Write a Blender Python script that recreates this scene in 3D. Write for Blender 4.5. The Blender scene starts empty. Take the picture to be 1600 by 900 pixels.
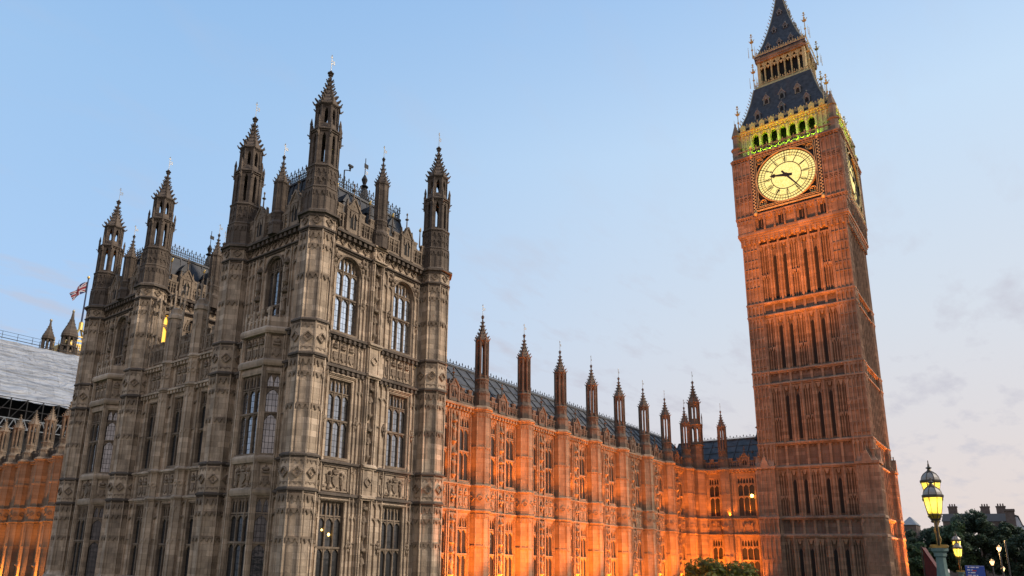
import bpy, bmesh, math, random
from mathutils import Matrix, Vector
random.seed(7)
S = bpy.context.scene
COL = S.collection
R = math.radians
PI = math.pi

# ------------------------------------------------------------------ camera
cd = bpy.data.cameras.new("camera"); cam = bpy.data.objects.new("camera", cd); COL.objects.link(cam)
S.camera = cam
cd.sensor_width = 36.0; cd.lens = 1095.79 / 1600 * 36
cd.shift_x = (800 - 718.78) / 1600; cd.shift_y = (600.29 - 450) / 1600
cd.clip_start = 0.1; cd.clip_end = 6000
_r = Vector((0.62708286, -0.7785746, 0.02426286)); _u = Vector((-0.20075405, -0.13143946, 0.97078395)); _f = Vector((0.75263863, 0.61363284, 0.23872544))
cam.matrix_world = Matrix(((_r.x, _u.x, -_f.x, -25.362), (_r.y, _u.y, -_f.y, -32.716), (_r.z, _u.z, -_f.z, 0.0), (0, 0, 0, 1)))

# ------------------------------------------------------------------ sky, sun, exposure
SUN_EL, SUN_AZ = 34.0, Vector((0.42, -0.9, 0)).normalized()        # key sun raised to shade the relief, not the low north-west afterglow
W = bpy.data.worlds.new("World"); S.world = W; W.use_nodes = True
def world():
    nt = W.node_tree; nt.nodes.clear(); N = nt.nodes.new; L = nt.links.new
    out = N('ShaderNodeOutputWorld'); bg = N('ShaderNodeBackground'); L(bg.outputs[0], out.inputs[0])
    sky = N('ShaderNodeTexSky'); sky.sky_type = 'NISHITA'; sky.sun_disc = False
    sky.sun_elevation = R(SUN_EL); sky.sun_rotation = math.atan2(SUN_AZ.x, SUN_AZ.y)
    sky.air_density = 1.2; sky.dust_density = 2.0; sky.ozone_density = 2.0
    tc = N('ShaderNodeTexCoord'); sep = N('ShaderNodeSeparateXYZ'); L(tc.outputs['Generated'], sep.inputs[0])
    def ramp(src, stops):
        r = N('ShaderNodeValToRGB'); L(src, r.inputs[0]); e = r.color_ramp.elements
        while len(e) < len(stops): e.new(0.5)
        for k, (p, c) in enumerate(stops): e[k].position = p; e[k].color = (*c, 1)
        return r
    # dusk colours by height, on the glow side and on the far side
    glow = ramp(sep.outputs['Z'], [(0.0, (.76, .64, .60)), (.12, (.74, .67, .66)), (.30, (.67, .72, .79)), (.52, (.57, .73, .91)), (.8, (.26, .48, .84))])
    blue = ramp(sep.outputs['Z'], [(0.0, (.50, .56, .70)), (.15, (.47, .59, .79)), (.32, (.40, .60, .88)), (.55, (.34, .55, .84)), (.85, (.21, .42, .76))])
    dot = N('ShaderNodeVectorMath'); dot.operation = 'DOT_PRODUCT'; L(tc.outputs['Generated'], dot.inputs[0]); dot.inputs[1].default_value = (0.93, -0.36, 0)
    mr = N('ShaderNodeMapRange'); mr.interpolation_type = 'SMOOTHSTEP'; L(dot.outputs['Value'], mr.inputs[0]); mr.inputs[1].default_value = -0.05; mr.inputs[2].default_value = 0.95
    mx = N('ShaderNodeMix'); mx.data_type = 'RGBA'; L(mr.outputs[0], mx.inputs[0]); L(blue.outputs[0], mx.inputs[6]); L(glow.outputs[0], mx.inputs[7])
    # pink belt of the sky opposite the sunset, unseen, added to warm the facades
    belt = ramp(sep.outputs['Z'], [(0.0, (.58, .46, .44)), (.16, (.76, .62, .57)), (.42, (.76, .67, .66)), (.68, (.50, .58, .72)), (.92, (.24, .44, .78))])
    d2 = N('ShaderNodeVectorMath'); d2.operation = 'DOT_PRODUCT'; L(tc.outputs['Generated'], d2.inputs[0]); d2.inputs[1].default_value = (-0.80, -0.60, 0)
    mb = N('ShaderNodeMapRange'); mb.interpolation_type = 'SMOOTHSTEP'; L(d2.outputs['Value'], mb.inputs[0]); mb.inputs[1].default_value = -0.1; mb.inputs[2].default_value = 0.75
    mz = N('ShaderNodeMix'); mz.data_type = 'RGBA'; L(mb.outputs[0], mz.inputs[0]); L(mx.outputs[2], mz.inputs[6]); L(belt.outputs[0], mz.inputs[7]); mx = mz
    # thin evening cloud
    dv = N('ShaderNodeMath'); dv.operation = 'ADD'; L(sep.outputs['Z'], dv.inputs[0]); dv.inputs[1].default_value = .12
    pr = N('ShaderNodeVectorMath'); pr.operation = 'DIVIDE'; L(tc.outputs['Generated'], pr.inputs[0])
    cb = N('ShaderNodeCombineXYZ'); [L(dv.outputs[0], cb.inputs[i]) for i in range(3)]; L(cb.outputs[0], pr.inputs[1])
    mp = N('ShaderNodeMapping'); L(pr.outputs[0], mp.inputs[0]); mp.inputs['Scale'].default_value = (1.5, 3.4, 1); mp.inputs['Rotation'].default_value = (0, 0, .5)
    nz = N('ShaderNodeTexNoise'); L(mp.outputs[0], nz.inputs[0]); nz.inputs['Scale'].default_value = 2.3; nz.inputs['Detail'].default_value = 7; nz.inputs['Roughness'].default_value = .58
    cr = ramp(nz.outputs['Fac'], [(.52, (0, 0, 0)), (.74, (1, 1, 1))])
    lowz = ramp(sep.outputs['Z'], [(.05, (.35,)*3), (.17, (1,)*3), (.34, (.55,)*3), (.47, (.12,)*3)])
    ml = N('ShaderNodeMath'); ml.operation = 'MULTIPLY'; L(cr.outputs[0], ml.inputs[0]); L(lowz.outputs[0], ml.inputs[1])
    m2 = N('ShaderNodeMath'); m2.operation = 'MULTIPLY'; L(ml.outputs[0], m2.inputs[0]); m2.inputs[1].default_value = .95
    cl = N('ShaderNodeMix'); cl.data_type = 'RGBA'; L(m2.outputs[0], cl.inputs[0]); L(mx.outputs[2], cl.inputs[6]); cl.inputs[7].default_value = (.54, .53, .60, 1)
    # the Nishita sky adds its own glow on top
    sc = N('ShaderNodeVectorMath'); sc.operation = 'SCALE'; L(sky.outputs[0], sc.inputs[0]); sc.inputs['Scale'].default_value = .008
    ad = N('ShaderNodeVectorMath'); ad.operation = 'ADD'; L(cl.outputs[2], ad.inputs[0]); L(sc.outputs[0], ad.inputs[1])
    L(ad.outputs[0], bg.inputs[0]); bg.inputs[1].default_value = 1.0
world()
sd = bpy.data.lights.new("sun", 'SUN'); sd.energy = 3.3; sd.angle = R(12); sd.color = (1, .86, .70)
so = bpy.data.objects.new("sun", sd); COL.objects.link(so)
so.rotation_euler = Vector((-SUN_AZ.x * math.cos(R(SUN_EL)), -SUN_AZ.y * math.cos(R(SUN_EL)), -math.sin(R(SUN_EL)))).to_track_quat('-Z', 'Y').to_euler()
S.view_settings.view_transform = 'Standard'; S.view_settings.look = 'None'; S.view_settings.gamma = 1
S.view_settings.exposure = 0.0

# ------------------------------------------------------------------ materials
def mat(name):
    m = bpy.data.materials.new(name); m.use_nodes = True; nt = m.node_tree
    return m, nt, nt.nodes['Principled BSDF'], nt.nodes.new, nt.links.new
def simple(name, c, rough=.6, metal=0, noise=0, scale=3, bump=0):
    m, nt, b, N, L = mat(name); b.inputs['Roughness'].default_value = rough; b.inputs['Metallic'].default_value = metal
    b.inputs['Base Color'].default_value = (*c, 1)
    if noise:
        tc = N('ShaderNodeTexCoord'); nz = N('ShaderNodeTexNoise'); nz.inputs['Scale'].default_value = scale; nz.inputs['Detail'].default_value = 5
        L(tc.outputs['Object'], nz.inputs[0])
        r = N('ShaderNodeValToRGB'); L(nz.outputs['Fac'], r.inputs[0])
        r.color_ramp.elements[0].position = .3; r.color_ramp.elements[1].position = .7
        r.color_ramp.elements[0].color = (*[x * (1 - noise) for x in c], 1); r.color_ramp.elements[1].color = (*[min(1, x * (1 + noise)) for x in c], 1)
        L(r.outputs[0], b.inputs['Base Color'])
        if bump:
            bp = N('ShaderNodeBump'); bp.inputs['Strength'].default_value = bump; bp.inputs['Distance'].default_value = .05
            L(nz.outputs['Fac'], bp.inputs['Height']); L(bp.outputs[0], b.inputs['Normal'])
    return m
def stone(name, c1, c2, dirt, grime=.5, bw=.85, rh=.36, streak=.5, var=(.78, 1.18)):
    m, nt, b, N, L = mat(name); b.inputs['Roughness'].default_value = .92; b.inputs['Specular IOR Level'].default_value = .2
    tc = N('ShaderNodeTexCoord'); sp = N('ShaderNodeSeparateXYZ'); L(tc.outputs['Object'], sp.inputs[0])
    a = N('ShaderNodeMath'); a.operation = 'MULTIPLY_ADD'; L(sp.outputs['Y'], a.inputs[0]); a.inputs[1].default_value = -.87; L(sp.outputs['X'], a.inputs[2])
    cb = N('ShaderNodeCombineXYZ'); L(a.outputs[0], cb.inputs[0]); L(sp.outputs['Z'], cb.inputs[1])
    br = N('ShaderNodeTexBrick'); L(cb.outputs[0], br.inputs[0]); br.inputs['Scale'].default_value = 1
    br.inputs['Brick Width'].default_value = bw; br.inputs['Row Height'].default_value = rh; br.inputs['Mortar Size'].default_value = .008
    br.inputs['Color1'].default_value = (*c1, 1); br.inputs['Color2'].default_value = (*c2, 1); br.inputs['Mortar'].default_value = (*[x * .6 for x in c1], 1)
    br.inputs['Bias'].default_value = 0
    # each block a tint of its own
    wn = N('ShaderNodeTexWhiteNoise'); wn.noise_dimensions = '3D'
    sn = N('ShaderNodeVectorMath'); sn.operation = 'SNAP'; L(cb.outputs[0], sn.inputs[0]); sn.inputs[1].default_value = (bw * 1.31, rh, 1); L(sn.outputs[0], wn.inputs[0])
    hs = N('ShaderNodeHueSaturation'); L(br.outputs[0], hs.inputs['Color'])
    mv = N('ShaderNodeMapRange'); L(wn.outputs[0], mv.inputs[0]); mv.inputs[3].default_value = var[0]; mv.inputs[4].default_value = var[1]; L(mv.outputs[0], hs.inputs['Value'])
    # soot in broad patches
    oi = N('ShaderNodeObjectInfo'); va = N('ShaderNodeVectorMath'); va.operation = 'ADD'; L(tc.outputs['Object'], va.inputs[0])
    rs = N('ShaderNodeMath'); rs.operation = 'MULTIPLY'; L(oi.outputs['Random'], rs.inputs[0]); rs.inputs[1].default_value = 40; L(rs.outputs[0], va.inputs[1])
    nz = N('ShaderNodeTexNoise'); L(va.outputs[0], nz.inputs[0]); nz.inputs['Scale'].default_value = .55; nz.inputs['Detail'].default_value = 8; nz.inputs['Roughness'].default_value = .68
    r1 = N('ShaderNodeMapRange'); L(nz.outputs['Fac'], r1.inputs[0]); r1.inputs[1].default_value = .45; r1.inputs[2].default_value = .75; r1.inputs[3].default_value = 0; r1.inputs[4].default_value = grime
    mx = N('ShaderNodeMix'); mx.data_type = 'RGBA'; L(r1.outputs[0], mx.inputs[0]); L(hs.outputs[0], mx.inputs[6]); mx.inputs[7].default_value = (*dirt, 1)
    # rain streaks
    mp = N('ShaderNodeMapping'); L(va.outputs[0], mp.inputs[0]); mp.inputs['Scale'].default_value = (3.2, 3.2, .16)
    n2 = N('ShaderNodeTexNoise'); L(mp.outputs[0], n2.inputs[0]); n2.inputs['Scale'].default_value = 1; n2.inputs['Detail'].default_value = 5
    r2 = N('ShaderNodeMapRange'); L(n2.outputs['Fac'], r2.inputs[0]); r2.inputs[1].default_value = .5; r2.inputs[2].default_value = .8; r2.inputs[3].default_value = 0; r2.inputs[4].default_value = streak
    m3 = N('ShaderNodeMix'); m3.data_type = 'RGBA'; L(r2.outputs[0], m3.inputs[0]); L(mx.outputs[2], m3.inputs[6]); m3.inputs[7].default_value = (*dirt, 1)
    L(m3.outputs[2], b.inputs['Base Color'])
    n3 = N('ShaderNodeTexNoise'); L(tc.outputs['Object'], n3.inputs[0]); n3.inputs['Scale'].default_value = 7; n3.inputs['Detail'].default_value = 6
    bp = N('ShaderNodeBump'); bp.inputs['Strength'].default_value = .55; bp.inputs['Distance'].default_value = .05; L(n3.outputs['Fac'], bp.inputs['Height'])
    b2 = N('ShaderNodeBump'); b2.inputs['Strength'].default_value = .5; b2.inputs['Distance'].default_value = .02; b2.invert = True; L(br.outputs['Fac'], b2.inputs['Height']); L(bp.outputs[0], b2.inputs['Normal'])
    L(b2.outputs[0], b.inputs['Normal'])
    return m
def glass(name, refl, tint, lead=.22):
    """old leaded glass: dark room behind, uneven panes that mirror the sky"""
    m, nt, b, N, L = mat(name)
    tc = N('ShaderNodeTexCoord'); sp = N('ShaderNodeSeparateXYZ'); L(tc.outputs['Object'], sp.inputs[0])
    cb = N('ShaderNodeCombineXYZ'); L(sp.outputs['X'], cb.inputs[0]); L(sp.outputs['Z'], cb.inputs[1])
    br = N('ShaderNodeTexBrick'); br.offset = 0; L(cb.outputs[0], br.inputs[0]); br.inputs['Scale'].default_value = 1; br.inputs['Brick Width'].default_value = lead; br.inputs['Row Height'].default_value = lead * 1.7; br.inputs['Mortar Size'].default_value = .014
    b.inputs['Base Color'].default_value = (*tint, 1); b.inputs['Roughness'].default_value = .6
    g = N('ShaderNodeBsdfGlossy'); g.inputs['Roughness'].default_value = .06; g.inputs['Color'].default_value = (.92, .95, 1, 1)
    wn = N('ShaderNodeTexWhiteNoise'); sn = N('ShaderNodeVectorMath'); sn.operation = 'SNAP'; L(cb.outputs[0], sn.inputs[0]); sn.inputs[1].default_value = (lead, lead * 1.7, 1)
    oi = N('ShaderNodeObjectInfo'); ad = N('ShaderNodeVectorMath'); ad.operation = 'ADD'; L(sn.outputs[0], ad.inputs[0]); L(oi.outputs['Random'], ad.inputs[1]); L(ad.outputs[0], wn.inputs[0])
    nm = N('ShaderNodeTexNoise'); L(tc.outputs['Object'], nm.inputs[0]); nm.inputs['Scale'].default_value = 3
    bp = N('ShaderNodeBump'); bp.inputs['Strength'].default_value = .12; bp.inputs['Distance'].default_value = .08; L(nm.outputs['Fac'], bp.inputs['Height']); L(bp.outputs[0], g.inputs['Normal'])
    mr = N('ShaderNodeMapRange'); L(wn.outputs[0], mr.inputs[0]); mr.inputs[3].default_value = refl * .75; mr.inputs[4].default_value = min(1, refl * 1.2)
    ms = N('ShaderNodeMixShader'); L(mr.outputs[0], ms.inputs[0]); L(b.outputs[0], ms.inputs[1]); L(g.outputs[0], ms.inputs[2])
    ld = N('ShaderNodeBsdfDiffuse'); ld.inputs[0].default_value = (.03, .03, .032, 1)
    m2 = N('ShaderNodeMixShader'); L(br.outputs['Fac'], m2.inputs[0]); L(ms.outputs[0], m2.inputs[1]); L(ld.outputs[0], m2.inputs[2])
    L(m2.outputs[0], nt.nodes['Material Output'].inputs[0])
    return m
def emit(name, c, s, base=(.8, .8, .7)):
    m, nt, b, N, L = mat(name); b.inputs['Base Color'].default_value = (*base, 1); b.inputs['Emission Color'].default_value = (*c, 1); b.inputs['Emission Strength'].default_value = s
    return m
M = {}
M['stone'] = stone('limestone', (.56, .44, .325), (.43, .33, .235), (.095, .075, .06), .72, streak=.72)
M['carved'] = stone('shaded carved limestone', (.29, .222, .162), (.23, .176, .126), (.07, .055, .045), .75)  # stone darkened so the carved relief carries its shadows in the colour
M['darkstone'] = stone('dark weathered limestone', (.15, .118, .092), (.125, .098, .077), (.055, .045, .04), .75)  # weathering plus the backlit darkness of the turrets put into the colour
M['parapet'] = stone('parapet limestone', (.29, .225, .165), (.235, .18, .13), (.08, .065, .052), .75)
M['moulding'] = stone('sooty mouldings', (.15, .12, .096), (.12, .096, .077), (.055, .045, .038), .65)  # soot crust, darkened further in colour for missing recess shade
M['wing'] = stone('wing limestone', (.33, .235, .16), (.28, .195, .13), (.11, .08, .06), .6, var=(.88, 1.1))  # same stone as the towers, darkened in colour for the wing's weaker daylight
M['wingtop'] = stone('dark wing limestone', (.20, .145, .11), (.165, .12, .09), (.065, .05, .042), .7)  # weathering and the unlit look above the cornice, both in the colour
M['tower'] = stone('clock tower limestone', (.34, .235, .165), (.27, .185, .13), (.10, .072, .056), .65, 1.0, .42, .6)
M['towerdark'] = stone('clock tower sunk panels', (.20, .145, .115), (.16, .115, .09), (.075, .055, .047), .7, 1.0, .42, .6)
M['towermid'] = stone('clock tower shaded panel backs', (.17, .12, .088), (.135, .096, .07), (.06, .045, .036), .7, 1.0, .42, .6)  # recesses between the ribs: soot and gap shade put into the colour
M['roof'] = simple('cast iron roof plates', (.07, .071, .074), .6, .1, .35, 1.4, .1)
M['blackroof'] = simple('sooty iron mansard', (.035, .036, .040), .55, .3, .35, 1.6, .1)
M['slate'] = simple('blue iron roof tiles', (.046, .049, .058), .7, .2, .4, 2.2, .15)
M['iron'] = simple('black iron', (.02, .02, .022), .7, .2)
M['gold'] = simple('dull gilding', (.62, .42, .13), .38, .85, .25, 6)
M['dormerm'] = simple('grey painted dormers', (.16, .15, .14), .6, 0, .2, 5)
M['oldgold'] = simple('old gilding', (.36, .24, .07), .45, .7, .3, 8)
M['palegilt'] = simple('weathered vane gilding', (.34, .29, .20), .5, .4)
M['gild'] = simple('painted gilt stone', (.55, .42, .19), .6, .2, .3, 4)
M['glass_sky'] = glass('window glass catching the sky', .85, (.14, .14, .14))
M['glass'] = glass('old leaded window glass', .36, (.02, .02, .022))
M['glass_mid'] = glass('blue grey leaded glass', .20, (.02, .02, .024))
M['glass_dark'] = glass('dark leaded window glass', .06, (.008, .008, .008))
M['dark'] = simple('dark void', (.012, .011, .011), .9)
M['lit'] = emit('lit window', (1, .50, .05), 1.8, (.1, .06, .02))
M['bulb'] = emit('warm bulb', (1, .62, .12), 9)
M['flood'] = emit('floodlight lens', (1, .5, .12), 6)

# ------------------------------------------------------------------ mesh builder: coordinates are (u along the wall, d out of the wall, z up)
class MB:
    def __init__(s): s.v = []; s.f = []; s.m = []; s.T = Matrix.Identity(4); s.mi = 0
    def p(s, u, d, z): s.v.append(tuple(s.T @ Vector((u, -d, z)))); return len(s.v) - 1
    def face(s, *i): s.f.append(i); s.m.append(s.mi)
    def loft(s, rings, cap=True):
        n = len(rings[0]); ids = [[s.p(*q) for q in r] for r in rings]
        for a, b in zip(ids, ids[1:]):
            for k in range(n): s.face(a[k], a[(k + 1) % n], b[(k + 1) % n], b[k])
        if cap: s.face(*ids[0][::-1]); s.face(*ids[-1])
    def box(s, u0, u1, d0, d1, z0, z1):
        s.loft([[(u0, d0, z0), (u1, d0, z0), (u1, d1, z0), (u0, d1, z0)], [(u0, d0, z1), (u1, d0, z1), (u1, d1, z1), (u0, d1, z1)]])
    def prism(s, poly, d0, d1): s.loft([[(u, d0, z) for u, z in poly], [(u, d1, z) for u, z in poly]])
    def plan(s, poly, z0, z1, k=1.0):
        s.loft([[(u, d, z0) for u, d in poly], [(u * k, d * k, z1) for u, d in poly]])
    def bar(s, a, b, t, d0, d1):
        x, y = b[0] - a[0], b[1] - a[1]; l = math.hypot(x, y) or 1; nx, ny = -y / l * t / 2, x / l * t / 2
        s.prism([(a[0] + nx, a[1] + ny), (b[0] + nx, b[1] + ny), (b[0] - nx, b[1] - ny), (a[0] - nx, a[1] - ny)], d0, d1)
    def ngon(s, prof, n=8, cu=0, cd=0, rot=None, flat=True):
        """stack of n-sided rings; flat: radius is the apothem, faces square to the wall"""
        k = 1 / math.cos(PI / n) if flat else 1; rot = PI / n if rot is None else rot
        s.loft([[(cu + r * k * math.sin(2 * PI * i / n + rot), cd + r * k * math.cos(2 * PI * i / n + rot), z) for i in range(n)] for r, z in prof])
    def rod(s, a, b, r, n=5, r2=None):
        A, B = Vector(a), Vector(b); w = (B - A).normalized(); x = w.orthogonal().normalized(); y = w.cross(x); r2 = r if r2 is None else r2
        s.loft([[tuple(q + (x * math.cos(2 * PI * i / n) + y * math.sin(2 * PI * i / n)) * rr) for i in range(n)] for q, rr in ((A, r), (B, r2))])
    def blob(s, c, rx, ry, rz, n=6):
        prof = [(.02, -1), (.72, -.68), (1, 0), (.72, .68), (.02, 1)]
        s.loft([[(c[0] + rx * r * math.cos(2 * PI * i / n), c[1] + ry * r * math.sin(2 * PI * i / n), c[2] + rz * h) for i in range(n)] for r, h in prof])
    def diamond(s, u, z, r, t, d0, d1):
        q = [(u, z + r), (u + r, z), (u, z - r), (u - r, z)]
        for a, b in zip(q, q[1:] + q[:1]): s.bar(a, b, t, d0, d1)
    def heads(s, u0, u1, z, n, h=.3, t=.05, d0=0, d1=.05):
        """a row of little cusped arches hanging under height z"""
        w = (u1 - u0) / n
        for i in range(n):
            a, b = u0 + i * w, u0 + (i + 1) * w; m = (a + b) / 2
            s.prism([(a, z), (a, z - h), (a + t, z - h), (a + w * .18 + t, z - h * .45), (m, z - t), (m, z)], d0, d1)
            s.prism([(b, z), (m, z), (m, z - t), (b - w * .18 - t, z - h * .45), (b - t, z - h), (b, z - h)], d0, d1)
    def string(s, u0, u1, z, p=.24, h=.3, boss=0, d=0):
        s.loft([[(u0, d, z - h * .2), (u1, d, z - h * .2), (u1, d + p, z - h * .2), (u0, d + p, z - h * .2)],
                [(u0, d, z + h * .2), (u1, d, z + h * .2), (u1, d + p, z + h * .2), (u0, d + p, z + h * .2)],
                [(u0, d, z + h * .62), (u1, d, z + h * .62), (u1, d + .03, z + h * .62), (u0, d + .03, z + h * .62)]])
        s.box(u0, u1, d, d + p * .5, z - h * .62, z - h * .205)
        if boss:
            n = max(1, int((u1 - u0) / boss))
            for i in range(n):
                c = u0 + (i + .5) * (u1 - u0) / n; s.box(c - boss * .24, c + boss * .24, d, d + p * .8, z - h * .6 - .12, z - h * .21)
    def wall(s, u0, u1, z0, z1, holes, depth=.5, d=0):
        us = sorted({u0, u1, *[h[0] for h in holes], *[h[1] for h in holes]}); zs = sorted({z0, z1, *[h[2] for h in holes], *[h[3] for h in holes]})
        us = [x for x in us if u0 <= x <= u1]; zs = [x for x in zs if z0 <= x <= z1]
        for a, b in zip(us, us[1:]):
            for c, e in zip(zs, zs[1:]):
                m, k = (a + b) / 2, (c + e) / 2
                if any(h[0] < m < h[1] and h[2] < k < h[3] for h in holes): continue
                s.face(s.p(a, d, c), s.p(b, d, c), s.p(b, d, e), s.p(a, d, e))
        for a, b, c, e in holes:
            q = [(a, c), (b, c), (b, e), (a, e)]
            for x, y in zip(q, q[1:] + q[:1]): s.face(s.p(x[0], d, x[1]), s.p(y[0], d, y[1]), s.p(y[0], d - depth, y[1]), s.p(x[0], d - depth, x[1]))
    def mesh(s, name, *mats):
        me = bpy.data.meshes.new(name); me.from_pydata(s.v, [], s.f); me.update()
        bm = bmesh.new(); bm.from_mesh(me); bmesh.ops.recalc_face_normals(bm, faces=bm.faces); bm.to_mesh(me); bm.free()
        for m in mats: me.materials.append(M[m] if isinstance(m, str) else m)
        for p, i in zip(me.polygons, s.m): p.material_index = min(i, len(mats) - 1)
        return me
RN = Matrix.Identity(4); RE = Matrix.Rotation(-PI / 2, 4, 'Z'); RS = Matrix.Rotation(PI, 4, 'Z'); RW = Matrix.Rotation(PI / 2, 4, 'Z')
ANG = {'N': 0.0, 'E': -PI / 2, 'S': PI, 'W': PI / 2}
def thing(name, label, cat, loc=(0, 0, 0), group=None):
    o = bpy.data.objects.new(name, None); COL.objects.link(o); o.location = loc; o.empty_display_size = .5
    o['label'] = label; o['category'] = cat
    if group: o['group'] = group
    return o
def part(name, me, parent, loc=(0, 0, 0), rz=0.0):
    """a child at a place given in the parent's own frame"""
    o = bpy.data.objects.new(name, me); COL.objects.link(o); o.parent = parent; o.location = loc; o.rotation_euler = (0, 0, rz); return o
def solo(name, me, label, cat, loc=(0, 0, 0), rz=0.0, group=None, kind=None):
    o = bpy.data.objects.new(name, me); COL.objects.link(o); o.location = loc; o.rotation_euler = (0, 0, rz)
    if label: o['label'] = label; o['category'] = cat
    if group: o['group'] = group
    if kind: o['kind'] = kind
    return o
def on(face, o2, u, z, d=0.0):
    """point (u, d, z) of a facade with origin o2 (x, y) facing N or E"""
    if face == 'N': return (o2[0] + u, o2[1] - d, z)
    return (o2[0] - d, o2[1] - u, z)

# ------------------------------------------------------------------ canonical pieces
CACHE = {}
def memo(fn):
    def g(*a):
        k = (fn.__name__, a)
        if k not in CACHE: CACHE[k] = fn(*a)
        return CACHE[k]
    return g
def arch_pts(w, spring, rise, n=7):
    out = []
    for i in range(n + 1):
        x = -1 + i / n; out.append((x * w / 2, spring + rise * (1 - abs(x) ** 2.3) ** .62))
    return out + [(-u, z) for u, z in out[-2::-1]]
@memo
def window_mesh(w, h, n, trans, arch, rec, m):
    """stone tracery of one mullioned window; bottom middle of the opening at the origin"""
    b = MB(); t = .085; lw = w / n; hd = min(1.05, .19 * h); top = h - hd
    b.box(-w / 2, -w / 2 + .06, -rec, -.03, 0, h); b.box(w / 2 - .06, w / 2, -rec, -.03, 0, h); b.box(-w / 2, w / 2, -rec, .04, -.10, .06)
    if not arch: b.box(-w / 2, w / 2, -rec, -.03, h - .09, h)
    for i in range(1, n): b.box(-w / 2 + i * lw - t / 2, -w / 2 + i * lw + t / 2, -rec, -rec + .15, 0.02, h - .05)
    tiers = [x * h for x in trans] + [top]
    for z in tiers:
        if z != top: b.box(-w / 2, w / 2, -rec + .02, -rec + .17, z - .05, z + .07)
        b.heads(-w / 2 + .04, w / 2 - .04, z - .03, n, lw * .48, .035, -rec + .03, -rec + .11)
    # small lights of the head
    for i in range(2 * n):
        if i % 2: b.box(-w / 2 + i * lw / 2 - .03, -w / 2 + i * lw / 2 + .03, -rec + .02, -rec + .11, top, h - .05)
    b.heads(-w / 2 + .04, w / 2 - .04, h - .1, 2 * n, lw * .55, .03, -rec + .03, -rec + .1)
    b.box(-w / 2, w / 2, -rec + .02, -rec + .12, top + hd * .02, top + hd * .10)
    if arch:
        pts = arch_pts(w, h * .80, h * .195)
        for s in (0, 1):
            q = [p for p in pts if (p[0] <= 1e-6 if s == 0 else p[0] >= -1e-6)]
            for a, c in zip(q, q[1:]): b.prism([a, c, (c[0], h + .02), (a[0], h + .02)], -rec, -.06)
        o = arch_pts(w + .25, h * .80, h * .195 + .14)
        for a, c in zip(o, o[1:]): b.bar(a, c, .12, -.05, .10)
    return b.mesh('window tracery', m)
@memo
def glass_mesh(w, h, rec, m):
    b = MB(); b.box(-w / 2 + .01, w / 2 - .01, -rec - .02, -rec + .025, .01, h - .01); return b.mesh('glazing', m)
def window(parent, face, o2, u, z, w, h, n, trans=(.46,), arch=False, rec=.42, gm='glass', m='carved', ang=None, d=0.0):
    rz = ANG[face] if ang is None else ang
    x, y, zz = on(face, o2, u, z, d); px, py, pz = parent.location
    o = part('window', window_mesh(w, h, n, tuple(trans), arch, rec, m), parent, (x - px, y - py, zz - pz), rz)
    part('glass', glass_mesh(w, h, rec, gm), o)
    return o
@memo
def vane_mesh(h):
    b = MB(); b.rod((0, 0, 0), (0, 0, h), .018, 4); b.bar((.02, h * .55), (.24, h * .55), .03, -.01, .01); b.bar((.02, h * .72), (.24, h * .72), .03, -.01, .01); b.bar((.24, h * .55), (.24, h * .72), .03, -.01, .01); b.bar((.02, h * .55), (.24, h * .72), .025, -.01, .01)
    b.box(-.09, .09, -.012, .012, h * .88, h * .91); b.blob((0, 0, h), .04, .04, .07, 5)
    return b.mesh('weathervane', 'palegilt')
@memo
def spire_mesh(a, h, m, cr=6):
    """crocketed ogee spirelet of apothem a"""
    b = MB()
    prof = [(a * 1.0, 0), (a * 1.15, h * .02), (a * 1.15, h * .06), (a * 1.0, h * .09), (a * .80, h * .18), (a * .52, h * .34), (a * .32, h * .50), (a * .20, h * .66), (a * .12, h * .82), (a * .08, h * .92)]
    b.ngon(prof)
    for i in range(8):
        t = 2 * PI * i / 8 + PI / 8
        b.rod((a * 1.25 * math.sin(t), a * 1.25 * math.cos(t), h * .03), (a * 1.5 * math.sin(t), a * 1.5 * math.cos(t), h * .10), a * .10, 4, a * .05)
        for k in range(cr):
            z = .13 + .72 * k / cr
            for (r0, z0), (r1, z1) in zip(prof, prof[1:]):
                if z0 / h <= z <= z1 / h and z1 > z0: r = r0 + (r1 - r0) * (z * h - z0) / (z1 - z0)
            r = r * 1.08; s = a * .19 * (1.15 - .6 * z)
            b.rod((r * math.sin(t), r * math.cos(t), z * h), ((r + s * 1.5) * math.sin(t), (r + s * 1.5) * math.cos(t), z * h + s * 1.5), s * .6, 4, s * .42)
    for z, r in ((.90, .26), (.955, .34), (1.0, .16)): b.blob((0, 0, h * z), a * r, a * r, h * .02 + .02, 6)
    b.rod((0, 0, h * .9), (0, 0, h * 1.0), a * .1, 5)
    return b.mesh('spirelet', m)
def ring(b, a, z, p=.16, h=.26):
    b.ngon([(a + p * .45, z - h * .6), (a + p * .5, z - h * .2), (a + p, z - h * .18), (a + p, z + h * .2), (a + .02, z + h * .65)])
def each_face(b, fn, n=8):
    T0 = b.T.copy()
    for k in range(n): b.T = T0 @ Matrix.Rotation(2 * PI * k / n, 4, 'Z'); fn(b)
    b.T = T0
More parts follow.
